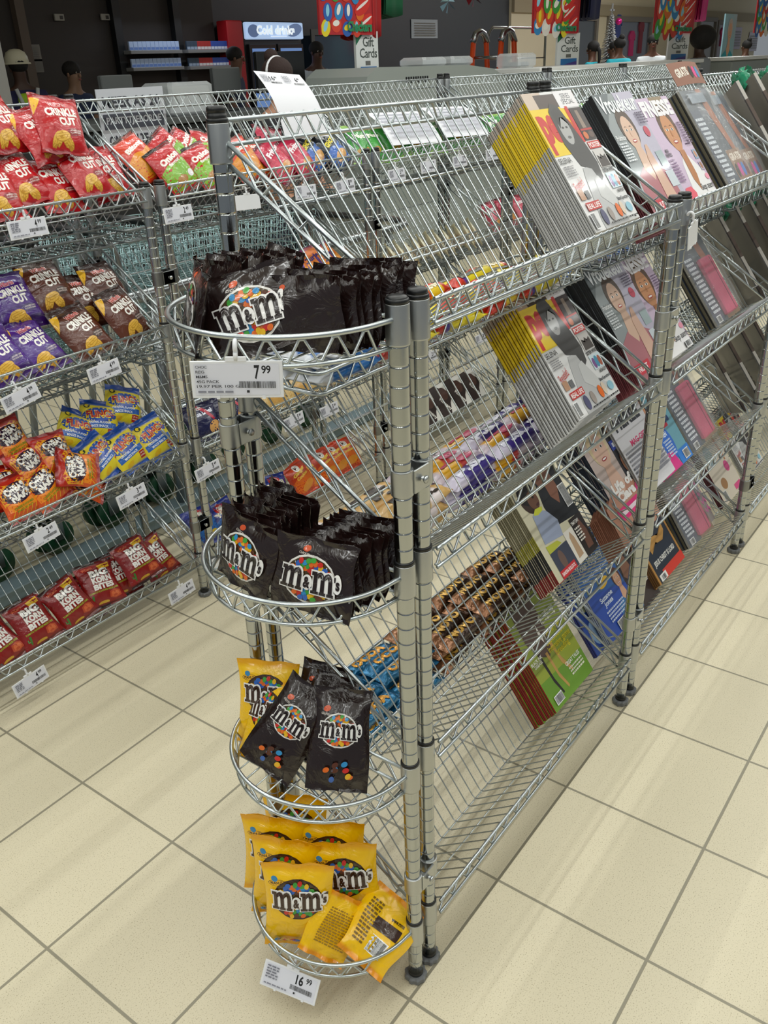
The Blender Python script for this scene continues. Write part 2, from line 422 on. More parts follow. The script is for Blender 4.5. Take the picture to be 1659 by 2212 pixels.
for y in (FP - .002, .331):
    for z in (0.985, 0.243): obj('clamp', CL, END, (.0437, y, z))

# ------------------------------------------------------------------ placing goods on a slanted shelf
TILT = -atan2(.21, .291)
SD = Vector((0, .21, .291)).normalized(); SN = Vector((0, -SD.z, SD.y))
def on_panel(y0, lv, x, s_, off):
    return Vector((x, y0 + .122, ZT[lv] - .093)) + SD * s_ + SN * off
def panel_matrix(y0, lv, x, s_, off, roll=0.0, turn=0.0, lean=0.0):
    R = Matrix.Rotation(TILT + radians(lean), 4, 'X') @ Matrix.Rotation(radians(roll), 4, 'Y') @ Matrix.Rotation(radians(turn), 4, 'Z')
    return Matrix.Translation(on_panel(y0, lv, x, s_, off)) @ R

# ------------------------------------------------------------------ sealed bags
def pouch_mesh(name, w_, h_, d_, col, art=(), back=None, bands=(), seed=0, crimp=0.012, m=None, pinch=0.05, wr=1.0, nu=18, nv=22, L=0.011, curl=0.0, crimpcol=None):
    """pillow bag, origin at bottom centre, front faces -y.  art is laid on the front; bands = [(z0,z1,col)] in 0..1 of height"""
    m = m or foil; r = random.Random(seed)
    ph = [r.uniform(0, 6.28) for _ in range(8)]; am = [r.uniform(.5, 1) for _ in range(8)]
    tl = r.uniform(-1, 1)
    def thick(u, v):                                   # u in -1..1, v in 0..1
        c = crimp / h_; vb = (v - c) / (1 - 2 * c)
        if vb <= 0 or vb >= 1: return 0.0
        q = abs(2 * vb - 1); fv = max(0, 1 - q ** 2.6) ** 0.62; fu = max(0, 1 - abs(u) ** 2.8) ** 0.7
        wk = 1 + wr * (0.05 * am[0] * sin(5 * u + 3 * v + ph[0]) + 0.045 * am[1] * sin(9 * v - 4 * u + ph[1])
                       + 0.05 * am[2] * sin(14 * u + ph[2]) * (q ** 2) + 0.03 * am[3] * sin(17 * u * q + 8 * v + ph[3]) + 0.03 * am[6] * sin(21 * v + 9 * u + ph[6]) * abs(u))
        return d_ / 2 * fv * fu * wk
    def base(x, z):
        u = x / (w_ / 2); v = z / h_
        q = abs(2 * v - 1); body = max(0, 1 - q ** 4)
        X = x * (1 - pinch * body) + 0.002 * wr * sin(6 * v + ph[4]) * u
        ed = (max(0, q - .72) / .28)
        yb = wr * (0.0025 * sin(7 * u + ph[5]) * ed + 0.002 * tl * u * (v - .5) * 4) + curl * (v ** 2) * h_ + (0.0012 * sin(60 * u) * ed * ed * wr)
        return u, v, X, yb
    def F(x, z, lf):
        u, v, X, yb = base(x, z); return (X, yb - thick(max(-1, min(1, u)), v) - lf, z)
    mb = MB()
    for side in (-1, 1):
        a, b = (nu, nv) if side < 0 else (10, 14); vs = []; cs = []
        for j in range(b + 1):
            for i in range(a + 1):
                x = (i / a - .5) * w_; z = j / b * h_; u, v, X, yb = base(x, z)
                vs.append((X, yb + side * (thick(u, v) + .0003), z))
                c = col if side < 0 else (back or col)
                for z0, z1, bc in bands:
                    if z0 <= v <= z1: c = bc
                if crimpcol and (z < crimp * .9 or z > h_ - crimp * .9): c = crimpcol
                cs.append(c)
        fs = []
        for j in range(b):
            for i in range(a):
                q = (j*(a+1)+i, j*(a+1)+i+1, (j+1)*(a+1)+i+1, (j+1)*(a+1)+i); fs.append(q if side < 0 else q[::-1])
        mb.add(vs, fs, m, cs)
    # rim joining front and back
    N = 24; rim = []
    for i in range(N): rim.append(((-.5 + i / N) * w_, 0))
    for i in range(N): rim.append((w_ / 2, i / N * h_))
    for i in range(N): rim.append(((.5 - i / N) * w_, h_))
    for i in range(N): rim.append((-w_ / 2, (1 - i / N) * h_))
    vs = []
    for x, z in rim:
        u, v, X, yb = base(x, z); vs += [(X, yb - .0005, z), (X, yb + .0005, z)]
    n4 = len(rim); mb.add(vs, [(2*i, 2*i+1, 2*((i+1) % n4)+1, 2*((i+1) % n4)) for i in range(n4)], m, crimpcol or col)
    decals(mb, F, list(art), m, L)
    return mb.mesh(name)

def slab_m(cx, cz, w_, h_, col, g=0.0):
    """bold slab-serif lower-case m from strokes; g grows every stroke (outline)"""
    o = []; x = lambda t: cx + (t - .5) * w_; z = lambda t: cz + (t - .5) * h_
    def R(a, b, c, d): o.append(('r', x(a) - g, z(b) - g, x(c) + g, z(d) + g, col))
    R(.08, .02, .26, .80); R(.41, .02, .59, .72); R(.76, .02, .94, .70)
    R(.0, 0, .34, .13); R(.37, 0, .66, .13); R(.71, 0, 1.0, .13); R(.0, .80, .24, .97)
    for a, b in ((.20, .56), (.54, .91)):
        pts = [(a, .62), (a, .80), (a + .07, .93), ((a + b) / 2 + .02, 1.0), (b - .06, .95), (b + .01, .82), (b + .03, .62), (b - .13, .62), (b - .15, .76), ((a + b) / 2, .80), (a + .08, .72)]
        c0 = ((a + b) / 2, .86)
        P = [(x(p) + g * (1 if p > c0[0] else -1), z(q) + g * (1 if q > .8 else -1)) for p, q in pts]
        o.append(('p', P, col))
    return o
CANDY = ['#c8281e', '#2f63b8', '#3f9c3a', '#e8b51e', '#e06a1c', '#5a2c18', '#2f8fc8']
def sweets_oval(cx, cz, rx, rz, rim, seed, rot=0):
    r = random.Random(seed); o = [('e', cx, cz, rx * 1.06, rz * 1.09, rot, rim), ('e', cx, cz, rx, rz, rot, '#4a3a20')]
    s_ = rx * .115
    for i in range(88):
        a = i * 2.39996; q = sqrt((i + .5) / 88) * .90
        if abs(sin(a) * q) < .30: continue
        o.append(('e', cx + cos(a) * q * rx, cz + sin(a) * q * rz, s_, s_ * .8, r.uniform(0, 90), r.choice(CANDY)))
    return o
def mm_logo(cx, cz, w_, ink, edge, s_=True, seed=3):
    h_ = w_ * .34; mw = w_ * .36; o = sweets_oval(cx, cz, w_ * .42, w_ * .34, edge if edge != '#3a2216' else '#3a2216', seed)
    g = w_ * .022
    lx, rx_, ax = cx - w_ * .27, cx + w_ * .24, cx - w_ * .015
    for q in (lx, rx_):
        o += slab_m(q, cz, mw, h_, '#f5f3ef', g); o.append(('r', q - mw * .46, cz - h_ * .5, q + mw * .46, cz + h_ * .32, '#f5f3ef'))
    o.append(('e', ax, cz - h_ * .08, w_ * .085, h_ * .34, 0, '#f5f3ef'))
    if s_: o.append(('e', cx + w_ * .47, cz + h_ * .12, w_ * .07, h_ * .42, 0, '#f5f3ef'))
    for q in (lx, rx_): o += slab_m(q, cz, mw, h_, ink)
    o.append(('t', '&', ax, cz - h_ * .08, w_ * .11, h_ * .5, 0, ink, .04))
    if s_: o += [('t', "'s", cx + w_ * .47, cz + h_ * .14, w_ * .09, h_ * .55, 0, ink, .04)]
    return o
DK = '#1f110f'
def choc_art(w_, h_, big=False, seed=3):
    if not big:
        cz = h_ * .47; o = [('e', -.012, h_ * .86, .006, .004, 20, '#d2552a'), ('t', 'CHOCOLATE', -.010, h_ * .79, .026, .0035, -6, '#d8cfc4', .02)]
        o += mm_logo(-.002, cz, w_ * .76, DK, '#e9e6df', True, seed)
    else:
        cz = h_ * .60; o = [('e', -w_ * .25, h_ * .80, .0065, .0045, 20, '#d2552a'), ('t', 'CHOCOLATE', -w_ * .24, h_ * .745, .022, .0032, -6, '#d8cfc4', .02)]
        o += mm_logo(0, cz, w_ * .74, DK, '#e9e6df', True, seed)
        r = random.Random(seed)
        for i in range(9): o.append(('e', r.uniform(-.3, .3) * w_, r.uniform(.12, .3) * h_, .0055, .004, r.uniform(0, 90), r.choice(CANDY)))
    return o
def peanut_art(w_, h_, seed=5):
    o = [('e', -w_ * .30, h_ * .805, .016, .0055, 8, '#3a2216'), ('e', -w_ * .30, h_ * .805, .015, .0048, 8, '#f2b81a'), ('t', 'PEANUT', -w_ * .30, h_ * .805, .023, .005, 8, '#3a2216', .03), ('e', -w_ * .33, h_ * .845, .006, .005, 0, '#3b86b5')]
    o += mm_logo(0, h_ * .63, w_ * .84, '#3a2216', '#3a2216', True, seed)
    r = random.Random(seed)
    for i in range(7): o.append(('e', -w_ * .32 + i * w_ * .045, h_ * (.09 + .03 * r.random()), .0065, .0048, r.uniform(0, 90), r.choice(CANDY)))
    o += [('p', [(w_*.38, h_*.72), (w_*.45, h_*.735), (w_*.45, h_*.70)], '#3a2216'), ('r', -w_ * .05, h_ * .16, w_ * .36, h_ * .165, '#c98d10')]
    return o
BROWN_S = [pouch_mesh('sweets_bag', .122, .105, .016, DK, choc_art(.122, .105, seed=i), seed=i, crimp=.008, wr=1.5, pinch=.03) for i in (3, 4)]
BROWN_P = pouch_mesh('sweets_bag', .122, .105, .015, DK, [('e', -.030, .088, .006, .004, 20, '#d2552a')] , seed=9, crimp=.008, wr=2.4, pinch=.03, nu=12, nv=12)
BROWN_B = pouch_mesh('sweets_bag', .098, .160, .030, DK, choc_art(.098, .160, True), seed=12, crimp=.010, wr=1.3)
YEL = '#f8c400'
YEL_B = pouch_mesh('peanut_sweets_bag', .125, .170, .034, YEL, peanut_art(.125, .170), back='#eeb012', seed=21, crimp=.011, wr=1.0, crimpcol='#efab08', L=.010)

def fillmat(o, M): o.matrix_world = M; return o
def place(me, name, M, label, cat, group=None):
    o = bpy.data.objects.new(name, me); COL.objects.link(o); o.matrix_world = M; return tag(o, label, cat, group)
def upright(x, y, z, rz, lean=0, roll=0, scale=1.0):
    return Matrix.Translation((x, y, z)) @ Matrix.Rotation(radians(rz), 4, 'Z') @ Matrix.Rotation(radians(-lean), 4, 'X') @ Matrix.Rotation(radians(roll), 4, 'Y') @ Matrix.Scale(scale, 4)

# top basket: fan of small brown bags
R_ = random.Random(4)
GB1 = 'small dark brown sweets bags packed in the top half-round basket'
place(BROWN_S[0], 'sweets_bag', upright(-.062, .136, 1.166, -58, 24, -17, .98), 'dark brown sweets bag facing outward with white rimmed logo above the 7.99 price ticket', 'sweets bag')
place(BROWN_S[1], 'sweets_bag', upright(-.084, .236, 1.166, -128, 12, 4, .95), 'leftmost dark brown sweets bag in the top half-round basket, logo turned left', 'sweets bag')
for i in range(8):
    place(BROWN_P, 'sweets_bag', upright(-.052 + i * .0135, .252 - i * .002 + R_.uniform(-.004, .004), 1.165 + R_.uniform(0, .008), -104 + R_.uniform(-9, 9), 20 + R_.uniform(-7, 7), R_.uniform(-6, 6), .92),
          'small dark brown sweets bag packed behind the leftmost bag in the top half-round basket', 'sweets bag', GB1)
for i in range(11):
    place(BROWN_P, 'sweets_bag', upright(-.040 + i * .0125, .100 - i * .0022 + R_.uniform(-.004, .004), 1.165 + R_.uniform(0, .006), -82 + R_.uniform(-9, 9), 14 + R_.uniform(-7, 7), R_.uniform(-5, 5), .84),
          'small dark brown sweets bag packed edge-on near the front post in the top half-round basket', 'sweets bag', GB1 + ' beside the post')
# second basket: two files of small brown bags
place(BROWN_S[0], 'sweets_bag', upright(-.070, .222, .812, -98, 14, 6), 'dark brown sweets bag at the front of the left file in the second half-round basket', 'sweets bag')
place(BROWN_S[1], 'sweets_bag', upright(-.066, .098, .812, -76, 16, 4), 'dark brown sweets bag at the front of the right file in the second half-round basket', 'sweets bag')
for i in range(8):
    place(BROWN_S[i % 2] if i < 1 else BROWN_P, 'sweets_bag', upright(-.056 + i * .0135, .226 + i * .0015, .812, -95 + R_.uniform(-6, 6), 13 + R_.uniform(-5, 5), 3 + R_.uniform(-4, 4)),
          'small dark brown sweets bag behind the left front bag in the second half-round basket', 'sweets bag', 'dark brown bags filed on the left in the second half-round basket')
for i in range(8):
    place(BROWN_S[1] if i < 1 else BROWN_P, 'sweets_bag', upright(-.050 + i * .0135, .096 - i * .001, .812, -78 + R_.uniform(-6, 6), 18 + R_.uniform(-5, 5), R_.uniform(-4, 4), .90),
          'small dark brown sweets bag behind the right front bag in the second half-round basket', 'sweets bag', 'dark brown bags filed on the right in the second half-round basket')
# third basket
place(YEL_B, 'peanut_sweets_bag', upright(-.004, .275, .452, -64, 16, 0, .86), 'yellow peanut sweets bag standing at the back of the third half-round basket', 'sweets bag')
place(YEL_B, 'peanut_sweets_bag', upright(-.050, .255, .454, -100, 34, -14, .80), 'yellow peanut sweets bag leaning left under the tilted brown bag in the third basket', 'sweets bag')
place(BROWN_B, 'sweets_bag', upright(.028, .215, .452, -58, 24, 14, .9), 'dark brown sweets bag at the rear of the third half-round basket beside the yellow one', 'sweets bag')
place(BROWN_B, 'sweets_bag', upright(.000, .182, .453, -66, 36, 10, .92), 'dark brown sweets bag half hidden between the two front brown bags in the third basket', 'sweets bag')
place(BROWN_B, 'sweets_bag', upright(-.064, .232, .462, -72, 30, 26, 1.0), 'dark brown sweets bag tilted to the right over a yellow bag in the third basket', 'sweets bag')
place(BROWN_B, 'sweets_bag', upright(-.030, .108, .456, -60, 31, 3, 1.0), 'large dark brown sweets bag facing the front alone at the right of the third basket', 'sweets bag')
# bottom basket
for (x, y, rz, ln, rl, lab) in [
        (.052, .298, -60, 4, 2, 'rearmost yellow peanut sweets bag in the bottom half-round basket'),
        (-.012, .290, -60, 5, 2, 'yellow peanut sweets bag in second position from the back, left file of the bottom basket'),
        (.040, .190, -60, 6, -2, 'yellow peanut sweets bag behind the right front one in the bottom basket'),
        (-.045, .240, -62, 7, 3, 'yellow peanut sweets bag directly behind the frontmost one in the bottom basket'),
        (.012, .135, -58, 8, -4, 'yellow peanut sweets bag standing on the right of the bottom basket above the crumpled bag'),
        (-.074, .178, -56, 9, 1, 'frontmost yellow peanut sweets bag in the bottom half-round basket')]:
    place(YEL_B, 'peanut_sweets_bag', upright(x, y, .094, rz, ln, rl), lab, 'sweets bag')
crush_art = [('r', -.012, .028, .028, .062, '#f4f4f4')] + barcode(-.010, .026, .030, .060, 20, 4, False) + [('p', [(-.022, .070), (.034, .074), (.034, .098), (-.022, .094)], '#3a2216'), ('t', 'www.mms', .018, .106, .030, .006, 5, '#2a1a10', .03)] + lines(-.05, -.022, .03, .12, 12, '#7a5a10', 3)
CRUSH = pouch_mesh('peanut_sweets_bag', .125, .150, .040, YEL, crush_art, seed=33, crimp=.012, wr=3.2, crimpcol='#e8960c', curl=.25)
place(CRUSH, 'peanut_sweets_bag', Matrix.Translation((-.058, .062, .112)) @ Matrix.Rotation(radians(-42), 4, 'Z') @ Matrix.Rotation(radians(-48), 4, 'X') @ Matrix.Rotation(radians(48), 4, 'Y') @ Matrix.Scale(.85, 4), 'crumpled yellow bag lying on its side with barcode and white web address showing', 'sweets bag')
CRUSH2 = pouch_mesh('peanut_sweets_bag', .11, .14, .036, YEL, lines(-.035, .035, .03, .11, 14, '#a07812', 8), seed=37, crimp=.012, wr=3.0, crimpcol='#e8960c', curl=-.2)
place(CRUSH2, 'peanut_sweets_bag', Matrix.Translation((-.084, .128, .104)) @ Matrix.Rotation(radians(-30), 4, 'Z') @ Matrix.Rotation(radians(-34), 4, 'X') @ Matrix.Rotation(radians(42), 4, 'Y') @ Matrix.Scale(.80, 4), 'crumpled yellow bag with rows of small print leaning on the frontmost bag', 'sweets bag')

# ------------------------------------------------------------------ chip and biscuit bags of the rack across the aisle
def chips_pic(cx, cz, s_, col='#e8b84a', dk='#c8932c'):
    o = []
    for dx, dz, rot in ((-.42, -.1, 62), (.38, -.18, -50), (0, .15, 12)):
        o.append(('e', cx + dx * s_ * 1.0, cz + dz * s_, s_ * .62, s_ * .36, rot, dk)); o.append(('e', cx + dx * s_, cz + (dz + .03) * s_, s_ * .58, s_ * .33, rot, col))
        c_, n_ = cos(radians(rot)), sin(radians(rot))
        for k in (-.15, 0, .15):
            p = [(-.5, k - .02), (.5, k - .02), (.5, k + .02), (-.5, k + .02)]
            o.append(('p', [(cx + (dx + a*c_ - b*n_) * s_, cz + (dz + .03 + a*n_ + b*c_) * s_) for a, b in p], dk))
    return o
def crinkle(col, dark, accent):
    w_, h_ = .125, .155
    a = [('p', [(-.061, .140), (-.036, .140), (-.047, .118), (-.061, .095)], '#e8b32a'), ('t', 'Willards', -.004, .121, .048, .015, 8, '#f3e9e4', .05), ('t', 'Willards', -.004, .121, .046, .0135, 8, accent, .03),
         ('t', 'CRINKLE', .002, .099, .082, .022, 6, '#f6f2ea', .05), ('t', 'CUT', .014, .076, .045, .021, 6, '#f6f2ea', .05), ('e', .026, .050, .020, .010, 5, dark), ('t', 'FLAVOURED CRISPS', .030, .054, .034, .004, 4, '#e9dcd2', .01), ('t', 'POTATO CHIPS', .030, .048, .030, .004, 4, '#e9dcd2', .01)]
    return a + chips_pic(-.008, .032, .034)
RED_C = pouch_mesh('chip_bag', .125, .155, .050, '#b9141c', crinkle('', '#8a0d14', '#b9141c'), seed=41, crimp=.012, crimpcol='#8e0b14', wr=1.3)
RED_C2 = pouch_mesh('chip_bag', .125, .155, .046, '#b9141c', crinkle('', '#8a0d14', '#b9141c'), seed=47, crimp=.012, crimpcol='#8e0b14', wr=2.0, curl=.08)
BRN_C = pouch_mesh('chip_bag', .125, .155, .045, '#5a2a17', crinkle('', '#3c1a10', '#c33326'), seed=43, crimp=.012, crimpcol='#2e160f', wr=1.5, bands=((.78, 1, '#3a1b12'),))
PUR_C = pouch_mesh('chip_bag', .125, .155, .045, '#4a1a82', crinkle('', '#35106a', '#c33352'), seed=45, crimp=.012, crimpcol='#3a1468', wr=1.3, bands=((.0, .2, '#36125f'),))
def korn():
    a = [('t', 'Willards', -.024, .121, .034, .008, 5, '#d8704a', .03), ('p', [(.008, .124), (.048, .128), (.046, .112), (.012, .110)], '#e5b42a'), ('t', 'BIG', .004, .101, .062, .024, 0, '#1b1413', .09), ('t', 'BIG', .003, .102, .060, .022, 0, '#f4f1ea', .06),
         ('t', 'KORN', .004, .080, .064, .019, 0, '#f4f1ea', .06), ('t', 'BITES', .004, .060, .066, .017, 0, '#f4f1ea', .06), ('t', 'TOMATO FLAVOURED MAIZE CHIPS', 0, .0465, .092, .0052, 0, '#a9c43a', .02)]
    a += [('p', [(-.040, .018), (-.036, .018), (-.035, .038), (-.038, .041), (-.041, .038)], '#3f7a2c'), ('p', [(-.047, .026), (-.040, .024), (-.040, .027), (-.044, .029), (-.044, .034), (-.047, .034)], '#3f7a2c'), ('p', [(.010, .022), (.026, .016), (.046, .020), (.046, .036), (.032, .042), (.014, .038)], '#b84a2a'), ('p', [(.014, .024), (.027, .019), (.042, .023), (.040, .035), (.030, .038), (.018, .034)], '#cf6a3c'), ('e', -.010, .014, .016, .005, 0, '#d9a92c')]
    return a
BKB = pouch_mesh('maize_snack_bag', .118, .140, .042, '#8a1513', korn(), seed=51, crimp=.010, crimpcol='#2a0f0c', wr=1.3)
def cheas():
    a = [('p', [(-.05, .090), (-.03, .104), (.0, .094), (.03, .106), (.05, .096), (.05, .058), (.02, .050), (-.02, .058), (-.05, .048)], '#e9a21b'), ('p', [(-.046, .048), (-.02, .052), (.01, .046), (.045, .052), (.045, .030), (0, .024), (-.045, .030)], '#ef8a1c'), ('e', 0, .071, .046, .027, 6, '#2a0f2a'),
         ('t', 'CHEAS', -.002, .082, .066, .020, 6, '#f6f3ea', .07), ('t', 'NAKS', .004, .061, .066, .020, 6, '#f6f3ea', .07), ('t', 'CHEESE FLAVOURED', .0, .036, .066, .006, 4, '#6a8a1e', .04), ('t', 'MAIZE SNACK', .0, .028, .056, .005, 4, '#6a8a1e', .04)]
    for i in range(7): a.append(('p', [(-.045 + i*.014, .012), (-.043 + i*.014, .012), (-.032 + i*.014, .030), (-.034 + i*.014, .030)], '#e9c22a'))
    return a
CHEAS = pouch_mesh('cheese_snack_bag', .108, .120, .040, '#b5220f', cheas(), seed=61, crimp=.011, crimpcol='#8f140f', wr=1.6, bands=((.0, .5, '#d9551a'),))
def flings():
    a = [('e', 0, .080, .050, .024, 8, '#1b4aa8'), ('t', 'FLINGS', .0, .082, .082, .026, 8, '#f0d62a', .10), ('t', 'FLINGS', .0, .083, .078, .023, 8, '#b8231c', .05), ('p', [(-.048, .052), (.046, .060), (.046, .044), (-.048, .034)], '#2a62b8'),
         ('t', 'ORIGINAL FLAVOUR', -.004, .0555, .070, .007, 6, '#eef3f8', .03), ('t', 'MAIZE SNACK', -.004, .0445, .055, .007, 6, '#eef3f8', .03), ('r', .022, .020, .044, .040, '#a81c1e'), ('t', 'UP TO', .033, .034, .016, .004, 0, '#f2e9d0', .02), ('t', 'SAVINGS', .033, .027, .018, .004, 0, '#f2e9d0', .02),
         ('e', -.022, .022, .014, .007, 20, '#e0b418'), ('e', -.038, .108, .009, .008, 0, '#2a3a20'), ('e', -.038, .108, .006, .005, 0, '#e6c828')]
    return a
FLING = pouch_mesh('puffed_snack_bag', .112, .132, .042, '#e3cf2c', flings(), seed=71, crimp=.013, crimpcol='#16489f', wr=1.4, bands=((.86, 1, '#1b4fa8'), (0, .1, '#1b4fa8')), back='#e3cf2c')
def small_bag(name, top, low, txt, tcol, seed, w_=.115, h_=.145, extra=(), d_=.042, cr=None, wr=1.4):
    a = [('p', [(-w_*.46, h_*.52), (-w_*.2, h_*.60), (w_*.1, h_*.56), (w_*.46, h_*.64), (w_*.46, h_*.08), (-w_*.46, h_*.08)], low), ('t', txt, 0, h_*.70, w_*.66, h_*.13, 7, tcol, .06)] + list(extra)
    return pouch_mesh(name, w_, h_, d_, top, a, seed=seed, crimp=.011, crimpcol=cr or top, wr=wr)
ONION = small_bag('onion_snack_bag', '#b81c22', '#7db52a', 'Onion', '#f4efe6', 81, extra=[('t', 'flavour', .004, .086, .045, .009, 7, '#f4efe6', .03), ('e', -.01, .035, .026, .013, 10, '#b07a3a'), ('e', .034, .042, .012, .010, 0, '#e6e0e6')], cr='#1a1413')
BIRI = small_bag('orange_snack_bag', '#cf3a1c', '#e0901f', 'Biltong', '#f4efe6', 82, extra=[('e', 0, .04, .03, .014, 10, '#c88a2a')], cr='#26140f')
PINKB = small_bag('pink_snack_bag', '#b3163f', '#c92a4e', 'Fritos', '#f2e6ea', 83, extra=[('e', 0, .04, .03, .016, 10, '#c98a3c')], cr='#5a0f22')
BLUEB = small_bag('blue_snack_bag', '#17222e', '#1f5fb5', 'GHOST', '#e6d42a', 84, extra=[('e', 0, .045, .032, .018, 10, '#d09a50')], cr='#10151c')
NUTB = small_bag('nut_snack_bag', '#2f8a34', '#3f9c40', 'Nuts', '#f0f0e0', 85, extra=[('e', -.02, .04, .020, .012, 10, '#b8862c'), ('e', .02, .05, .016, .010, 40, '#c9983c')], cr='#8ab84a')
TENN = small_bag('biscuit_pack', '#d8bd82', '#cda765', 'Tennis', '#b3201f', 86, .12, .12, [('e', -.025, .095, .016, .013, 0, '#b3201f'), ('e', -.025, .095, .010, .008, 0, '#e8e4da'), ('r', -.04, .02, .03, .05, '#c99a50')])
NAVY = small_bag('biscuit_pack', '#17183f', '#171a45', 'Blue Label', '#d9dcea', 87, .125, .12, [('e', .03, .035, .026, .017, 25, '#cf9a58'), ('p', [(-.02, .115), (.0, .115), (.045, .06), (.035, .055)], '#b3203a'), ('e', -.005, .105, .014, .010, 0, '#d9d2cf')])
JOG = small_bag('biscuit_pack', '#1a2f86', '#2a6fc0', 'YOGI', '#f0e9c8', 88, .115, .13, [('e', 0, .105, .024, .018, 0, '#b3201f'), ('e', 0, .105, .015, .011, 0, '#e8e4da'), ('e', .02, .03, .02, .012, 20, '#e0c030')])
ORNG = small_bag('biscuit_pack', '#c23a12', '#e06a1a', 'Ginger', '#f2c84a', 89, .115, .13, [('e', 0, .108, .017, .014, 0, '#e8e4da'), ('e', 0, .108, .011, .009, 0, '#3a1512'), ('t', 'Cookies', 0, .075, .06, .012, 4, '#f2c84a', .04), ('e', 0, .035, .034, .015, 10, '#d98a2a')])
CURL = small_bag('cheese_curls_bag', '#e0761a', '#ea9a22', 'Curls', '#3a1a6a', 90, .14, .15, [('r', -.05, .05, -.035, .11, '#4a1a7a'), ('r', .02, .03, .034, .1, '#4a1a7a'), ('e', 0, .03, .03, .012, 0, '#f0b83a')], cr='#7a1a6a')
CREAMP = small_bag('wafer_packet', '#d8d2b6', '#c9a46a', 'Nougat', '#5a2a18', 91, .085, .125, [('e', .0, .05, .02, .022, 10, '#8a4a28')], .022)
BLUEP = small_bag('small_blue_packet', '#3a5fb8', '#dfe3ea', 'Mint', '#f4f6fa', 92, .075, .06, (), .02)
def box_pack(name, w_, h_, d_, col, art, side=None):
    mb = MB(); mb.box((-w_/2, 0, 0), (w_/2, d_, h_), matte, col, bevel=.0015)
    decals(mb, lambda x, z, l: (x, -l, z), art, paper); return mb.mesh(name)
ROMA = box_pack('biscuit_box', .115, .15, .05, '#2a1712', [('p', [(-.055, .002), (-.02, .002), (.03, .148), (-.055, .148)], '#2a1712'), ('p', [(-.01, .148), (.055, .148), (.055, .10), (.02, .12)], '#e6e3dc'), ('p', [(.0, .002), (.055, .002), (.055, .07), (.03, .05)], '#e6e3dc'), ('e', .015, .10, .028, .030, 20, '#4a2618'), ('t', 'Romany', -.005, .055, .075, .022, -62, '#f0ece4', .03)])

def put_row(me_list, name, desc, cat, lv, items, y0, group, where, w_=.125, h_=.155, seed=1):
    """items: (x, s of centre, off[, roll]).  labels count from the left along the shelf"""
    r = random.Random(seed); its = sorted(items, key=lambda q: q[0]); n = len(its)
    for i, it in enumerate(its):
        x, s_, off = it[:3]; roll = it[3] if len(it) > 3 else r.uniform(-9, 9)
        me = me_list[i % len(me_list)]
        s0 = max(s_ - h_ * .5 * cos(radians(roll)), -.012 + off * .35)
        M = panel_matrix(y0, lv, x - sin(radians(roll)) * h_ * .5, s0, off, roll, r.uniform(-7, 7), r.uniform(-5, 5))
        nm = f'{ORD[i]} from left' if n > 1 else 'standing alone'
        place(me, name, M, f'{desc}, {nm} {where}', cat, group)
P2 = R2Y + .018
put_row([RED_C, RED_C2, RED_C], 'chip_bag', 'red crinkle crisps bag', 'crisps bag', 1,
        [(.625, .225, .10, 14), (.500, .270, .060, -4), (.585, .225, .075, -6), (.485, .142, .045, -6), (.575, .115, .035, 2), (.655, .130, .062, -4), (.735, .130, .030, -3), (.400, .110, .05, 4), (.40, .24, .05, 3), (.31, .13, .05, -5), (.31, .25, .05, 6)],
        R2Y, 'red crisps bags heaped on the top left shelf', 'on the top left snack shelf')
put_row([PUR_C], 'chip_bag', 'purple crinkle crisps bag', 'crisps bag', 2, [(.430, .215, .030, 3), (.408, .085, .055, -8), (.305, .085, .060, -6), (.31, .21, .03, 4)], R2Y, 'purple crisps bags', 'on the second snack shelf', seed=3)
put_row([BRN_C], 'chip_bag', 'brown crinkle crisps bag', 'crisps bag', 2, [(.535, .232, .045, 2), (.630, .180, .020, 10), (.705, .195, .035, -2), (.680, .095, .068, -12), (.548, .085, .062, -10)], R2Y, 'brown crisps bags', 'on the second snack shelf', seed=4)
put_row([CHEAS], 'cheese_snack_bag', 'red and yellow cheese snack bag', 'snack bag', 3, [(.325, .215, .05, -6), (.336, .135, .055, -10), (.412, .140, .07, 2), (.256, .060, .06, -4), (.335, .040, .066, -16), (.430, .070, .095, -60), (.455, .030, .05, -50), (.247, .110, .04, 8)], R2Y, 'cheese snack bags', 'on the third snack shelf', .108, .12, 5)
put_row([FLING], 'puffed_snack_bag', 'yellow and blue puffed snack bag', 'snack bag', 3, [(.520, .180, .03, 40), (.600, .185, .03, 30), (.695, .200, .03, 30), (.528, .085, .065, -18), (.605, .065, .065, -10), (.708, .070, .065, -6)], R2Y, 'puffed snack bags', 'on the third snack shelf', .112, .132, 6)
put_row([BKB], 'maize_snack_bag', 'dark red maize snack bag', 'snack bag', 4, [(.118, .045, .04, -10), (.225, .062, .045, -4), (.341, .060, .045, -10), (.450, .078, .050, 10), (.397, .058, .018, 2), (.523, .080, .022, 2), (.578, .088, .075, -3), (.655, .060, .035, -8), (.03, .05, .04, -6)], R2Y, 'maize snack bags on the bottom left shelf', 'on the bottom snack shelf', .118, .14, 7)
T1 = 'on the middle top snack shelf'
put_row([ONION], 'onion_snack_bag', 'red and green onion snack bag', 'snack bag', 1, [(.925, .090, .062, -18), (1.048, .090, .062, -12), (1.068, .165, .03, -38), (.985, .155, .03, -30), (1.13, .15, .03, 20)], R2Y, 'onion snack bags', T1, .115, .145, 8)
put_row([BIRI], 'orange_snack_bag', 'orange snack bag with black edge', 'snack bag', 1, [(.865, .150, .04, -20), (1.215, .100, .045, -12), (1.29, .110, .03, 8)], R2Y, 'orange snack bags', T1, .115, .145, 9)
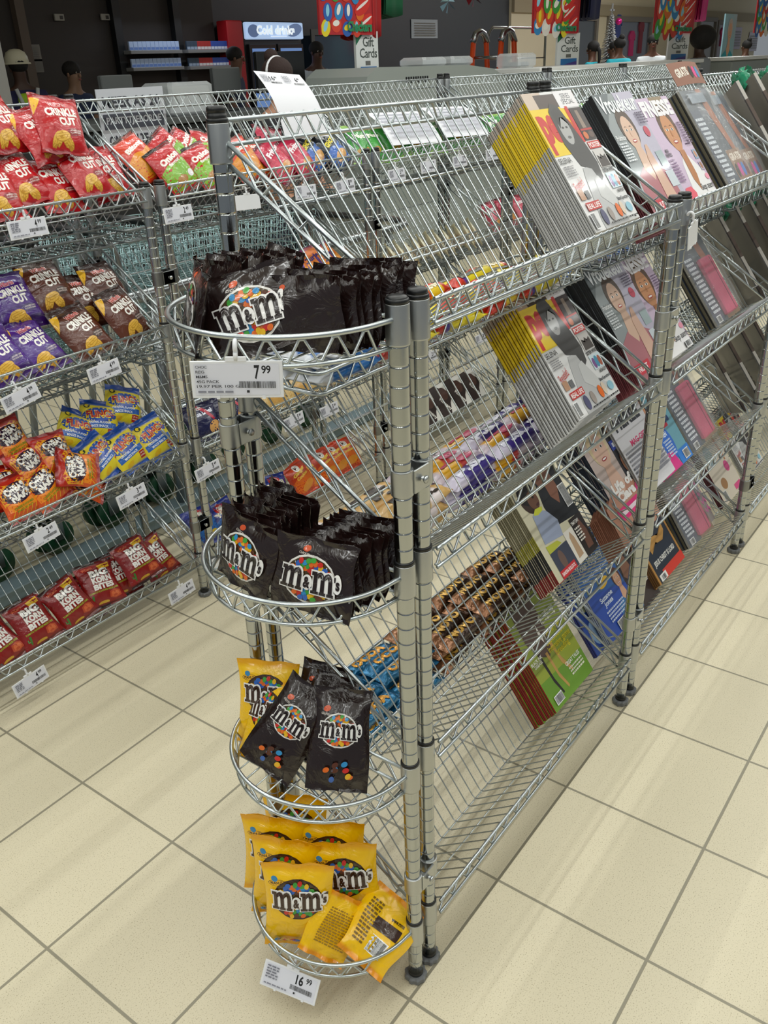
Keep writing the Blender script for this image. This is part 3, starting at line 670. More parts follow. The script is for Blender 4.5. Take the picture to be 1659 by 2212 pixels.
put_row([PINKB], 'pink_snack_bag', 'crimson pink snack bag', 'snack bag', 1, [(1.335, .072, .06, -24), (1.430, .072, .06, -20), (1.40, .145, .03, 16)], R2Y, 'pink snack bags', T1, .115, .145, 10)
put_row([BLUEB], 'blue_snack_bag', 'black and blue snack bag', 'snack bag', 1, [(1.515, .09, .05, -26), (1.585, .10, .035, -20), (1.605, .075, .065, -22)], R2Y, 'blue snack bags', T1, .115, .145, 11)
put_row([NUTB], 'nut_snack_bag', 'green nut bag', 'snack bag', 1, [(1.80, .10, .03, 12), (1.89, .10, .03, 8), (1.99, .10, .04, -8), (2.13, .10, .03, 8), (2.26, .10, .03, 8), (2.40, .10, .03, -8), (2.50, .10, .03, 4)], R2Y, 'green nut bags', 'on the top shelf of the third snack rack', .115, .145, 12)
put_row([CURL], 'cheese_curls_bag', 'orange and purple cheese curls bag', 'snack bag', 2, [(1.30, .050, .05, 24), (1.39, .050, .05, 12), (1.49, .045, .05, -8), (1.58, .03, .045, -20)], R2Y, 'cheese curls bags', 'on the second middle snack shelf', .14, .15, 13)
put_row([NAVY], 'biscuit_pack', 'navy biscuit packet with a golden biscuit', 'biscuits', 3, [(.905, .055, .05, 6), (1.02, .045, .05, -4)], R2Y, 'navy biscuit packets', 'on the third middle snack shelf', .125, .12, 14)
put_row([TENN], 'biscuit_pack', 'cream biscuit packet with red lettering', 'biscuits', 3, [(1.22, .045, .05, 6), (1.335, .045, .05, -3), (1.45, .035, .05, 8), (1.56, .04, .05, 2)], R2Y, 'cream biscuit packets', 'on the third middle snack shelf', .12, .12, 15)
put_row([JOG], 'biscuit_pack', 'blue yoghurt biscuit packet', 'biscuits', 4, [(.86, .085, .05, 4), (.95, .06, .05, -6), (1.195, .06, .05, 10)], R2Y, 'blue biscuit packets', 'on the bottom middle snack shelf', .115, .13, 16)
put_row([ORNG], 'biscuit_pack', 'orange ginger biscuit packet', 'biscuits', 4, [(1.325, .06, .05, -12), (1.395, .06, .045, -6), (1.46, .06, .05, -4), (1.535, .06, .05, 0), (1.60, .07, .045, 6)], R2Y, 'orange biscuit packets', 'on the bottom middle snack shelf', .115, .13, 17)
def file_row(me, name, lab, cat, lv, x0, dx, n, s_, off, y0, group, turn=0, roll=0, seed=1):
    r = random.Random(seed)
    for i in range(n):
        place(me, name, panel_matrix(y0, lv, x0 + i * dx, s_ + r.uniform(-.003, .003), off, roll + r.uniform(-4, 4), turn + r.uniform(-5, 5)), lab, cat, group)
file_row(CREAMP, 'wafer_packet', 'thin cream and brown packet filed upright on the second shelf of the third snack rack', 'snack packet', 2, 1.80, .052, 15, -.02, .03, R2Y, 'cream packets on the second shelf', 35, -8, 21)
file_row(BLUEP, 'small_blue_packet', 'small blue and white packet on the third shelf of the third snack rack', 'snack packet', 3, 1.78, .085, 10, .0, .03, R2Y, 'small blue packets', 0, 0, 22)
file_row(ROMA, 'biscuit_box', 'brown and white biscuit box on the bottom shelf of the third snack rack', 'biscuits', 4, 2.04, .122, 5, .0, .055, R2Y, 'brown and white biscuit boxes', 0, 0, 23)
for lv, me, nm, lab in ((1, NUTB, 'nut_snack_bag', 'green nut bag on the top shelf of a snack rack beyond the third'), (3, JOG, 'biscuit_pack', 'blue biscuit packet on the third shelf of the far snack racks'), (2, PINKB, 'pink_snack_bag', 'pink snack bag on the second shelf of the far snack racks')):
    file_row(me, nm, lab, 'snack bag', lv, 2.70, .125, 13, .01, .04, R2Y, lab, 0, 0, 30 + lv)
# loose white price sheets lying on the snack racks
def sheet_mesh(w_, h_, art, curl=.02):
    mb = MB(); n = 8; vs = []; F = lambda x, z, l: (x, -l - curl * sin(pi * z / h_), z)
    for s_ in (0, .0004):
        for j in range(n + 1):
            for i in (0, 1): vs.append(F((i - .5) * w_, j * h_ / n, -s_))
    m2 = 2 * (n + 1); fs = [(2*j, 2*j+1, 2*j+3, 2*j+2) for j in range(n)] + [(m2+2*j, m2+2*j+2, m2+2*j+3, m2+2*j+1) for j in range(n)]
    mb.add(vs, fs, matte, '#e9e9ee'); decals(mb, F, art, matte, .02); return mb.mesh('price_sheet')
SH1 = sheet_mesh(.200, .225, [('t', '16', -.045, .197, .020, .018, 0, '#2a2a30', .02), ('t', '99', -.028, .201, .010, .008, 0, '#2a2a30', .02), ('t', '6', .060, .197, .010, .018, 0, '#2a2a30', .02), ('t', '99', .071, .201, .010, .008, 0, '#2a2a30', .02)] + barcode(-.060, -.015, .175, .182, 20, 5, False) + barcode(.040, .085, .175, .182, 20, 6, False) + lines(-.09, -.06, .180, .210, 5, '#8a8a92', 4) + lines(.0, .03, .180, .210, 5, '#8a8a92', 5))
place(SH1, 'price_sheet', panel_matrix(R2Y, 1, 1.49, .125, .095, 6), 'large white price sheet standing on the middle snack rack, prices printed along its top', 'paper')
SH2 = sheet_mesh(.30, .16, lines(-.13, .13, .02, .15, 7, '#b4b6c0', 6), .012)
for x, lab in ((2.06, 'white printed sheet laid over the green nut bags, nearer one'), (2.40, 'white printed sheet laid over the green nut bags, farther one')):
    place(SH2, 'price_sheet', panel_matrix(R2Y, 1, x, .05, .085, 3, 0, -14), lab, 'paper')

# ------------------------------------------------------------------ price tickets clipped to the rails
def ticket(price, w_=.098, h_=.040, small='', seed=1):
    big, c = price.split('.') if price else ('', '')
    a = []
    if price:
        a = [('r', -w_*.46, -h_*.42, w_*.46, h_*.42, '#dcdde6'), ('t', big, w_*(.22 if len(big) == 1 else .16), h_*.20, w_*(.06 if len(big) == 1 else .13), h_*.38, 0, '#1c1c20', .03), ('t', c, w_*.32, h_*.27, w_*.10, h_*.22, 0, '#1c1c20', .02)]
        a += barcode(w_*.02, w_*.42, -h_*.22, -h_*.04, 34, seed, False) + [('r', w_*.10, -h_*.34, w_*.13, -h_*.27, '#222226')]
        if small: a += [('t', s_, -w_*.44 + w_*.14*len(s_)/9, h_*(.36 - i*.13), w_*.28*len(s_)/9, h_*.075, 0, '#33343c', .01) for i, s_ in enumerate(small)]
        else: a += lines(-w_*.43, -w_*.22, -h_*.12, h_*.40, 5, '#7a7b86', seed)
        a += lines(-w_*.43, -w_*.02, -h_*.36, -h_*.26, 1, '#8a8b96', seed + 9)
    mb = MB(); mb.box((-w_/2, 0, -h_/2), (w_/2, .0022, h_/2), whitep, bevel=.0006)
    for x in (-w_*.22, w_*.28): mb.box((x - .002, -.001, -h_/2 - .001), (x + .002, .002, -h_/2 + .003), whitep)
    decals(mb, lambda x, z, l: (x, -l, z), a, matte)
    return mb.mesh('ticket_card')
def hook_mesh():
    mb = MB(); pts = [(0, .001 + .006 * (1 - cos(a)) , .012 + .007 * sin(a)) for a in [pi * t / 8 for t in range(-2, 9)]]
    mb.tube([(0, .001, -.002), (0, .0005, .005)] + pts, .0028, whitep, 8); mb.box((-.012, -.0006, -.004), (.012, .0026, .002), whitep, bevel=.0006); return mb.mesh('hook')
HOOK = hook_mesh(); TK = {}
def price_tag(price, loc, rz, label, tilt=0, roll=0, w_=.098, h_=.040, small=''):
    t = empty('price_ticket', loc, 0, label, 'price ticket'); t.rotation_euler = (radians(tilt), radians(roll), radians(rz))
    k = (price, w_, bool(small))
    if k not in TK: TK[k] = ticket(price, w_, h_, small, len(TK) + 2)
    obj('ticket_card', TK[k], t); obj('hook', HOOK, t, (0, 0, h_ / 2 + .003)); return t
for pr, x, z, rl, where in [('4.99', .375, 1.169, 0, 'clipped under the red crisps bags'), ('2.49', .815, 1.139, 0, 'clipped to the top rail below the onion snack bags'), ('', 1.073, 1.136, 3, 'blank one on the top rail of the middle snack rack'),
        ('2.49', 1.322, 1.133, 2, 'clipped below the pink snack bags'), ('1.99', 1.512, 1.128, -2, 'clipped below the blue snack bags'), ('5.99', 1.795, 1.132, 0, 'below the first green nut bag'), ('5.99', 1.99, 1.140, 0, 'below the second green nut bag'), ('5.99', 2.20, 1.138, 0, 'below the nearer printed sheet'), ('5.99', 2.44, 1.140, 0, 'below the farther printed sheet'),
        ('4.99', .504, .800, -4, 'clipped below the brown crisps bags'), ('4.99', .265, .801, -9, 'clipped below the purple crisps bags'), ('3.49', .518, .441, -5, 'clipped below the yellow and blue snack bags'), ('2.49', .234, .444, -6, 'clipped below the cheese snack bags'),
        ('5.49', .796, .411, -4, 'clipped beside the navy biscuit packets'), ('4.99', .631, .073, -4, 'clipped low beside the post on the bottom rail'), ('4.99', .111, .073, -6, 'clipped low below the leftmost maize snack bags'), ('5.49', 1.362, .420, 0, 'clipped below the cream biscuit packets'), ('5.49', 1.183, .440, -3, 'clipped left of the cream biscuit packets'),
        ('21.99', 1.987, .442, 0, 'on the third rail of the third snack rack'), ('28.99', 2.376, .420, 0, 'far along the third rail of the third snack rack'), ('21.99', 1.72, .79, 0, 'on the second rail beside the cream packets'), ('', .80, .10, 0, 'blank one on the bottom rail behind the basket unit')]:
    price_tag(pr, (x, R2Y - .007, z), 0, (f'white price ticket reading {pr} {where}' if pr else f'white price ticket, {where}'), -8, rl)
price_tag('7.99', (-.123, .124, 1.153), -52, 'white price ticket reading 7.99 clipped to the top half-round basket', 0, 2, .105, .044, ('CHOC', 'REG', 'M&MS', '45G PACK', '19.97 PER 100 G'))
price_tag('16.99', (-.130, .158, .070), -74, 'white price ticket reading 16.99 clipped to the bottom half-round basket', -34, 6, .104, .044)
price_tag('', (1.010, -.010, 1.147), 0, 'blank white ticket holder hanging between two magazine racks', 0, -12, .05, .046)

# ------------------------------------------------------------------ magazines
def portrait(cx, cz, s_, skin, hair, top, shade=None, body=True, smile='#b8433f', tilt=0):
    """s_ = head height"""
    sh = shade or skin; o = []
    if body: o += [('p', [(cx - s_*1.15, cz - s_*2.3), (cx - s_*1.05, cz - s_*1.25), (cx - s_*.35, cz - s_*.95), (cx + s_*.35, cz - s_*.95), (cx + s_*1.0, cz - s_*1.25), (cx + s_*1.1, cz - s_*2.3)], top),
                   ('p', [(cx - s_*.32, cz - s_*1.02), (cx, cz - s_*1.35), (cx + s_*.32, cz - s_*1.02), (cx + s_*.17, cz - s_*.40), (cx - s_*.17, cz - s_*.40)], sh)]
    o += [('e', cx, cz + s_*.10, s_*.46, s_*.56, tilt, hair), ('e', cx, cz - s_*.04, s_*.34, s_*.47, tilt, skin)]
    for k in (-1, 1):
        o += [('e', cx + k*s_*.14, cz + s_*.045, s_*.075, s_*.034, 0, '#f1ece6'), ('e', cx + k*s_*.14, cz + s_*.045, s_*.034, s_*.034, 0, '#2b1c14'),
              ('p', [(cx + k*s_*.05, cz + s_*.12), (cx + k*s_*.14, cz + s_*.155), (cx + k*s_*.23, cz + s_*.12), (cx + k*s_*.14, cz + s_*.135)], hair)]
    o += [('p', [(cx - s_*.02, cz + s_*.02), (cx + s_*.02, cz + s_*.02), (cx + s_*.045, cz - s_*.13), (cx - s_*.045, cz - s_*.13)], sh), ('e', cx, cz - s_*.26, s_*.13, s_*.05, 0, smile), ('e', cx, cz - s_*.255, s_*.10, s_*.022, 0, '#f4f0ec')]
    return o
def mag_mesh(name, bg, art, spine, w_=.198, h_=.275, t_=.0045, m=None, bulge=.0):
    """spine = [(z fraction from, to, colour)] on the left edge"""
    m = m or paper; mb = MB(); F = lambda x, z, l: (x, -t_ - l - bulge * cos(pi * x / w_) , z)
    n = 8; vs = []
    for j in (0, 1):
        for i in range(n + 1): x = (i / n - .5) * w_; vs.append(F(x, j * h_, 0))
    mb.add(vs, [(i, i+1, n+2+i, n+1+i) for i in range(n)], m, bg, True)
    mb.add([(-w_/2, 0, 0), (w_/2, 0, 0), (w_/2, 0, h_), (-w_/2, 0, h_)], [(3, 2, 1, 0)], m, bg, False)
    f, b = -t_, 0.0
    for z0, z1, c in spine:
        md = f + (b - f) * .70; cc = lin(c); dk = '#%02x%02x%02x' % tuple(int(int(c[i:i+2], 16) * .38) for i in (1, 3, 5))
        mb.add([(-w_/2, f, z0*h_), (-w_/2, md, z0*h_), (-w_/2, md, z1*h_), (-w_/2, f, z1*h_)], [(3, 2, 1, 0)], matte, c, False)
        mb.add([(-w_/2, md, z0*h_), (-w_/2, b, z0*h_), (-w_/2, b, z1*h_), (-w_/2, md, z1*h_)], [(3, 2, 1, 0)], matte, dk, False)  # rear strip darkened to paint the shaded gap between piled copies
    mb.add([(w_/2, f, 0), (w_/2, b, 0), (w_/2, b, h_), (w_/2, f, h_)], [(0, 1, 2, 3)], matte, '#d9d5cc', False)
    for z in (0, h_): mb.add([(-w_/2, f, z), (w_/2, f, z), (w_/2, b, z), (-w_/2, b, z)], [(0, 1, 2, 3) if z else (3, 2, 1, 0)], matte, '#d9d5cc', False)
    decals(mb, F, art, m, .02 if bulge else None, lift=.0003); return mb.mesh(name)
G_ = '#8f8f90'
PEOPLE = mag_mesh('celebrity_magazine', '#dfdedd', [
    ('r', -.099, .150, .040, .243, '#e8c715'), ('r', -.099, .243, -.03, .275, '#cbb7a6'), ('r', -.06, .243, .02, .270, '#4b3a34'), ('r', .020, .240, .099, .275, '#e6e2e4'), ('t', 'SERIES\nSPECIAL', .062, .258, .050, .022, 0, '#3c3a40', .0),
    ('t', 'pe', -.060, .192, .062, .078, 0, '#c8231c', .06), ('t', 'ol', .022, .205, .045, .070, 0, '#c8231c', .06), ('p', [(.036, .243), (.047, .243), (.047, .168), (.036, .168)], '#c8231c'),
    ('p', [(-.055, .02), (-.030, .10), (-.020, .12), (.018, .12), (.035, .06), (.05, .01), (.05, .0), (-.055, .0)], '#b9b9b9'), ('p', [(-.035, .235), (-.015, .252), (.010, .245), (.026, .205), (.040, .165), (.048, .125), (.040, .095), (.022, .085), (.012, .115), (-.022, .125), (-.040, .17)], '#3a3838'),
    ('e', -.006, .198, .020, .031, -6, '#a9a8a7'), ('p', [(-.022, .200), (-.026, .235), (-.004, .243), (.016, .232), (.018, .205), (.008, .222), (-.008, .222)], '#33302f'), ('e', -.013, .202, .0045, .0022, 0, '#2a2a2a'), ('e', .002, .202, .0045, .0022, 0, '#2a2a2a'), ('e', -.006, .182, .007, .003, 0, '#5c5a5a'),
    ('p', [(.0, .095), (.02, .10), (.045, .055), (.07, .035), (.06, .025), (.03, .03), (-.01, .06)], '#c7c7c6'),
    ('r', .048, .170, .099, .238, '#2e1e1e'), ('p', [(.066, .232), (.078, .232), (.080, .195), (.064, .195)], '#8d7a6c'), ('r', .050, .190, .098, .194, '#b8221c'), ('e', .060, .180, .009, .008, 0, '#d06a2a'), ('e', .084, .181, .011, .007, 0, '#5f463c'),
    ('r', .048, .152, .099, .167, '#c8231c'), ('t', 'POSTER', .0735, .1595, .046, .010, 0, '#f4f1ee', .02), ('r', .052, .112, .097, .149, '#cfcac6'), ('p', [(.055, .113), (.058, .138), (.066, .130), (.074, .140), (.082, .132), (.092, .138), (.095, .113)], '#3d332f'), ('t', 'SISTER WIVES', .074, .106, .048, .008, 0, '#1e1c1e', .03),
    ('r', .052, .068, .097, .100, '#cfe0e6'), ('e', .062, .082, .007, .012, 0, '#7a4a8a'), ('e', .074, .083, .008, .013, 0, '#3f8fae'), ('e', .087, .082, .007, .012, 0, '#a8553a'), ('t', 'ASHLEY', .080, .062, .034, .007, 0, '#1e1c1e', .02), ('t', 'StarSpotted', .070, .046, .050, .009, 0, '#20242c', .02),
    ('t', 'SELENA', -.072, .140, .048, .011, 0, '#2a282a', .0), ('t', 'Revealed', -.070, .092, .040, .018, 14, '#c02a22', .0), ('r', -.090, .062, -.070, .082, '#b58a6c'), ('r', -.066, .062, -.050, .078, '#6a6a6c'),
    ('r', -.085, .040, -.030, .056, '#c02a22'), ('t', 'REAL LIFE', -.0575, .048, .050, .010, 0, '#f4efec', .02), ('e', .028, .026, .009, .014, 0, '#e06a1e'), ('e', .046, .028, .008, .014, 0, '#d9c8b4'), ('e', -.040, .022, .010, .016, 0, '#4a4a6c'), ('e', -.010, .024, .009, .014, 0, '#9a8f88'), ('e', .075, .026, .012, .010, 0, '#8fc0d2')]
    + lines(-.092, -.055, .108, .130, 5, '#8f8d90', 2) + lines(-.03, .09, .004, .010, 1, '#2a2a2a', 7) + barcode(-.094, -.080, .006, .034, 16, 3),
    [(0, .62, '#a9a9a8'), (.62, .94, '#d9bd1a'), (.94, 1, '#a9a29a')], t_=.0042)
VROU = mag_mesh('womens_magazine', '#8f9698', [('r', .0, 0, .099, .275, '#b9b4c6'), ('p', [(-.099, .20), (-.02, .275), (-.099, .275)], '#5d666a')] + portrait(-.012, .185, .085, '#d9b49c', '#4b3628', '#b06a72')
    + [('p', [(-.005, .02), (.004, .12), (.022, .150), (.034, .150), (.036, .12), (.05, .02)], '#d4ac96'), ('t', 'Vrouekeur', .0, .250, .185, .040, 0, '#eef0f2', .03), ('r', .055, .095, .092, .13, '#9fb0b2'), ('e', .072, .178, .014, .013, 0, '#c23c56'), ('r', .052, .045, .094, .082, '#c9d2d8'), ('t', 'Praktiese', -.072, .175, .045, .012, 0, '#f2f2f2', .01), ('r', -.095, .004, -.02, .030, '#c8283a'), ('t', 'NUUT', -.058, .017, .05, .014, 0, '#f2e6e6', .03)]
    + lines(-.095, -.055, .12, .165, 7, '#e8ebee', 4) + lines(.052, .095, .195, .225, 5, '#4a3a5a', 5), [(0, .16, '#7a1a22'), (.16, .35, '#3a1a1c'), (.35, 1, '#15161a')], t_=.0042)
FINE = mag_mesh('womens_magazine', '#cdb7cf', [('r', -.02, .225, .06, .275, '#8f7a5c'), ('p', [(-.05, .0), (-.02, .10), (.0, .12), (.035, .12), (.085, .07), (.099, 0)], '#eceaea')] + portrait(.010, .185, .105, '#c98a5a', '#5a3b22', '#ecebec', '#b4733f', False, '#b03a34')
    + [('p', [(.0, .135), (.030, .135), (.030, .07), (.012, .03), (-.004, .06)], '#b4733f'), ('t', 'FINESSE', .0, .246, .180, .042, 0, '#f2eff2', .06), ('t', 'Skep asem!', .055, .034, .085, .022, 0, '#1c1a1e', .0), ('p', [(-.095, .005), (-.04, .008), (-.03, .028), (-.045, .046), (-.08, .045), (-.099, .03)], '#e4566a'), ('r', .072, .105, .094, .130, '#8fa8c0'), ('e', .083, .118, .007, .009, 0, '#c98f6c'), ('r', .072, .075, .094, .098, '#b0a8c0'), ('e', .083, .087, .007, .009, 0, '#a06a48'), ('e', .084, .058, .012, .008, 0, '#ef9ab0')]
    + [('t', 'MAN\nNERVEUS', -.073, .135, .036, .020, 0, '#2a2230', .02)] + lines(-.095, -.055, .06, .12, 8, '#8a6a90', 6) + lines(.06, .095, .145, .205, 9, '#6a5070', 8) + barcode(.05, .08, .004, .018, 18, 5), [(0, .3, '#a06a90'), (.3, 1, '#9a86a0')], t_=.005)
CHILD = mag_mesh('news_magazine', '#cfc9ac', [('p', [(-.02, .275), (.099, .275), (.099, .09), (-.005, .10), (-.012, .15), (.0, .20)], '#17181d'), ('p', [(.0, .272), (.03, .275), (.06, .262), (.066, .225), (.055, .205), (.03, .195), (.012, .185), (.004, .205), (.0, .235)], '#8f5f48'), ('p', [(-.012, .275), (.0, .235), (.018, .262), (.05, .268), (.07, .240), (.08, .275)], '#231815'), ('p', [(.03, .20), (.066, .22), (.072, .17), (.05, .135), (.03, .16)], '#8a5a44'),
    ('e', -.050, .188, .030, .036, 12, '#3a2820'), ('e', -.048, .200, .031, .028, 12, '#17110f'), ('e', -.034, .178, .020, .022, 12, '#6a4634'), ('e', -.030, .184, .004, .003, 0, '#16100e'), ('e', -.026, .165, .007, .003, 10, '#4a2420'), ('p', [(-.075, .085), (-.065, .150), (-.045, .158), (-.012, .142), (.01, .11), (.0, .075)], '#9aa4bc'), ('p', [(-.060, .150), (-.045, .145), (-.022, .148), (-.018, .156), (-.045, .160)], '#c8cc3a'), ('p', [(-.078, .08), (-.03, .075), (-.02, .065), (-.078, .06)], '#b6b93a'),
    ('r', -.078, .0, .0, .062, '#3a3f50'), ('e', -.045, .035, .012, .022, 0, '#6a5248'), ('r', .0, .0, .042, .078, '#e3ddd2'), ('p', [(.010, .010), (.014, .060), (.024, .072), (.032, .055), (.034, .012)], '#b89878'), ('r', .042, .0, .099, .092, '#241a18'), ('p', [(.060, .012), (.066, .07), (.080, .082), (.090, .05), (.086, .012)], '#6b4638'), ('t', 'THAT DAY', .062, .080, .034, .008, 0, '#f2efe8', .02), ('p', [(-.078, -.0), (-.01, .0), (-.01, .018), (-.078, .018)], '#c4222a'), ('t', 'SANDRA BULLOCK', -.044, .009, .060, .008, 0, '#f6eeee', .03), ('t', 'THE\nMOTHER', -.066, .258, .036, .016, 0, '#22222a', .02)]
    + barcode(.070, .094, .118, .168, 18, 7) + lines(.045, .07, .035, .07, 5, '#e6e0d6', 3), [(0, .12, '#8f1c22'), (.12, .3, '#23252c'), (.3, .42, '#a7a230'), (.42, 1, '#8a8468')], t_=.0045)
CIARA = mag_mesh('celebrity_magazine', '#c9b6ae', [('r', .02, .0, .099, .275, '#23222a')] + portrait(-.03, .175, .100, '#dcb49e', '#d9c49a', '#c08a72', smile='#a8222c')
    + [('t', 'Life of\nCiara', -.015, .062, .11, .052, 0, '#f6f2ee', .06), ('r', -.099, .245, .02, .275, '#c42a34'), ('r', -.099, .0, .02, .030, '#e2267a'), ('r', -.085, .010, .005, .020, '#f0dfe8'), ('e', .055, .21, .018, .026, 0, '#c8884a'), ('e', .078, .20, .014, .026, 0, '#8a5a3a'), ('r', .022, .15, .097, .175, '#2a3f9a'), ('r', .032, .157, .088, .168, '#d8dcec'), ('e', .05, .11, .018, .028, 0, '#9a6a52'), ('e', .08, .105, .014, .026, 0, '#5c4236'), ('e', .06, .04, .03, .02, 0, '#e24a8a')], [(0, .2, '#b81e5c'), (.2, 1, '#16273f')], t_=.0045)
TEXTM = mag_mesh('news_magazine', '#d6d4d8', [('t', 'HEREE', .0, .19, .15, .036, 0, '#26262c', .04), ('t', 'MAG-GIERIG', .02, .13, .12, .016, 0, '#d6286a', .03), ('e', -.03, .235, .05, .03, 0, '#7ab0d8'), ('e', .05, .24, .03, .03, 0, '#c98a5c')] + lines(-.09, .09, .03, .12, 9, '#8a8a92', 12), [(0, .5, '#9a9690'), (.5, 1, '#a8a49e')], t_=.0045)
BLUEM = mag_mesh('womens_magazine', '#6fa8b8', [('p', [(-.099, .02), (-.05, .03), (-.01, .12), (-.005, .16), (-.03, .275), (-.099, .275)], '#8fc0e0')] + portrait(-.045, .19, .07, '#c98a62', '#3a241a', '#5a9ad0') + [('e', .040, .190, .026, .032, 0, '#4fd23a'), ('t', 'GRATIS\nBOEKIE', .040, .192, .036, .026, 8, '#1c5a1a', .02), ('t', 'Blue', .045, .135, .06, .026, 0, '#1c3a6a', .04), ('r', .012, .112, .052, .122, '#b8283a'), ('e', .0, .070, .036, .052, 0, '#2f6fd0'), ('t', 'WEN', .0, .098, .036, .014, 0, '#eef4fa', .04), ('p', [(-.099, .0), (-.099, .055), (.0, .05), (.02, .0)], '#e0288a'), ('r', -.088, .012, -.035, .045, '#f1dfe6'), ('e', -.075, .028, .006, .014, 0, '#a86a52'), ('e', -.050, .028, .006, .014, 0, '#7a5a4c'), ('r', .02, .0, .099, .04, '#2f7fd6')] + lines(-.022, .022, .035, .085, 6, '#cfe0f6', 3) + barcode(.05, .085, .008, .03, 20, 9), [(0, 1, '#a8a096')], t_=.0045)
FARM = mag_mesh('farming_magazine', '#8c9a3a', [('r', -.099, .0, .099, .075, '#6f9a2f'), ('p', [(-.099, .075), (.099, .065), (.099, .10), (-.099, .10)], '#9aa63a'), ('p', [(-.070, .275), (-.075, .17), (-.055, .125), (-.02, .105), (.01, .125), (.020, .18), (.02, .275)], '#5a463e'), ('p', [(-.058, .13), (-.048, .13), (-.044, .055), (-.034, .02), (-.040, .018), (-.052, .055)], '#2b2422'), ('p', [(-.030, .12), (-.020, .12), (-.018, .06), (-.006, .022), (-.012, .018), (-.026, .055)], '#c49a54'), ('p', [(.0, .14), (.010, .14), (.018, .08), (.036, .045), (.030, .040), (.008, .075)], '#c49a54'), ('p', [(-.02, .16), (-.012, .19), (-.008, .155), (-.012, .14)], '#e6e2da'),
    ('t', 'How we\nsucceeded in\nintensive game\nbreeding', .040, .125, .108, .072, 0, '#d8c92a', .015), ('t', 'BLACK INK\nDISEASE', -.070, .118, .050, .018, 0, '#eceade', .02), ('t', 'GREAT TALES', .050, .062, .070, .010, 0, '#f0eee2', .02)] + lines(.02, .085, .030, .053, 3, '#e6e6d0', 4) + lines(.01, .08, .175, .20, 3, '#e6e6d0', 5) + barcode(-.082, -.05, .012, .030, 20, 8), [(0, 1, '#9c1f1c')], t_=.006)
QUEEN = mag_mesh('royal_magazine', '#2f62a8', [('p', [(-.099, .0), (.099, .0), (.099, .09), (-.099, .14)], '#2a4fae'), ('t', 'Congratulations\nYour Majesty', -.005, .215, .175, .052, 0, '#eef2f8', .02), ('t', 'Record-Breaking Queen', .0, .172, .150, .013, 0, '#dfe8f4', .01), ('e', .005, .135, .030, .012, 8, '#e6b62a'), ('t', 'Suzanne\nJones', -.015, .092, .072, .034, 0, '#e6eef8', .02)] + portrait(.070, .115, .050, '#d9a888', '#5a3020', '#3a78b0') + lines(-.05, .05, .035, .07, 4, '#c8d6f0', 6) + barcode(-.03, .02, .006, .028, 26, 11), [(0, 1, '#cdd3dc')], t_=.005)
BLUE2 = mag_mesh('puzzle_magazine', '#274aa0', [('r', -.06, .11, .0, .16, '#b9c09a'), ('e', -.05, .05, .03, .035, 0, '#8fb0d8'), ('e', .05, .09, .03, .03, 0, '#c84a7a')] + lines(-.08, .08, .17, .25, 5, '#dfe6f4', 8) + lines(.0, .08, .02, .07, 4, '#dfe6f4', 9), [(0, 1, '#3a3f8a')], t_=.005)
DARKM = mag_mesh('celebrity_magazine', '#2c2624', portrait(-.01, .19, .09, '#8a6048', '#17110f', '#3a2c28') + [('t', 'THE\nLEADER', .03, .06, .09, .04, 0, '#e8e4de', .05)], [(0, 1, '#26221f')], t_=.005)
JESUS = mag_mesh('hymn_magazine', '#1d2738', [('p', [(-.099, 0), (-.089, 0), (-.089, .275), (-.099, .275)], '#b9853c'), ('p', [(.089, 0), (.099, 0), (.099, .275), (.089, .275)], '#b9853c'), ('r', -.05, .0, .099, .028, '#d8321e'), ('p', [(-.06, .105), (-.03, .125), (.04, .115), (.07, .135), (.066, .112), (.035, .092), (-.03, .10), (-.056, .082)], '#d09a4c'), ('t', 'JESUS CHRIST IS LORD', .0, .052, .150, .020, 0, '#e8e6e0', .04), ('r', -.080, .002, -.035, .022, '#f0efe8')] + [('e', x, z, .020, .028, 0, c) for x, z, c in ((-.05, .19, '#7a5a4a'), (-.01, .20, '#94765c'), (.03, .19, '#6a4c3e'), (.0, .16, '#a58a6a'))] + barcode(-.07, -.045, .004, .018, 14, 12), [(0, 1, '#7a5226')], t_=.006)
REDM = mag_mesh('tabloid_magazine', '#b5282c', [('t', 'Worl', .02, .10, .11, .05, 10, '#f2eeee', .05), ('e', -.04, .17, .04, .05, 0, '#c48a6a')], [(0, 1, '#8f8a84')], t_=.005)
CREAMM = mag_mesh('craft_magazine', '#ded2c0', [('e', -.04, .17, .03, .04, 0, '#9ab0b8'), ('p', [(.03, .275), (.05, .19), (.06, .12), (.07, .12), (.062, .20), (.055, .275)], '#b8784c'), ('e', .05, .10, .02, .02, 0, '#d84a8a'), ('e', -.03, .06, .025, .02, 0, '#a87a4a'), ('r', .03, .01, .09, .03, '#e24a8a')] + barcode(-.08, -.05, .01, .04, 14, 13), [(0, 1, '#5a1a2c')], t_=.007)
ZIGM = mag_mesh('craft_magazine', '#8f8484', [('p', [(.0, .275), (.099, .275), (.099, .16), (.03, .20)], '#d84a9a')] + [('p', [(-.02 + .024*k, .03 + .03*j), (-.008 + .024*k, .045 + .03*j), (.004 + .024*k, .03 + .03*j), (.004 + .024*k, .042 + .03*j), (-.008 + .024*k, .057 + .03*j), (-.02 + .024*k, .042 + .03*j)], '#dd3fa0') for k in range(5) for j in range(4)] + barcode(-.085, -.04, .008, .05, 18, 14), [(0, 1, '#5d544c')], t_=.007)
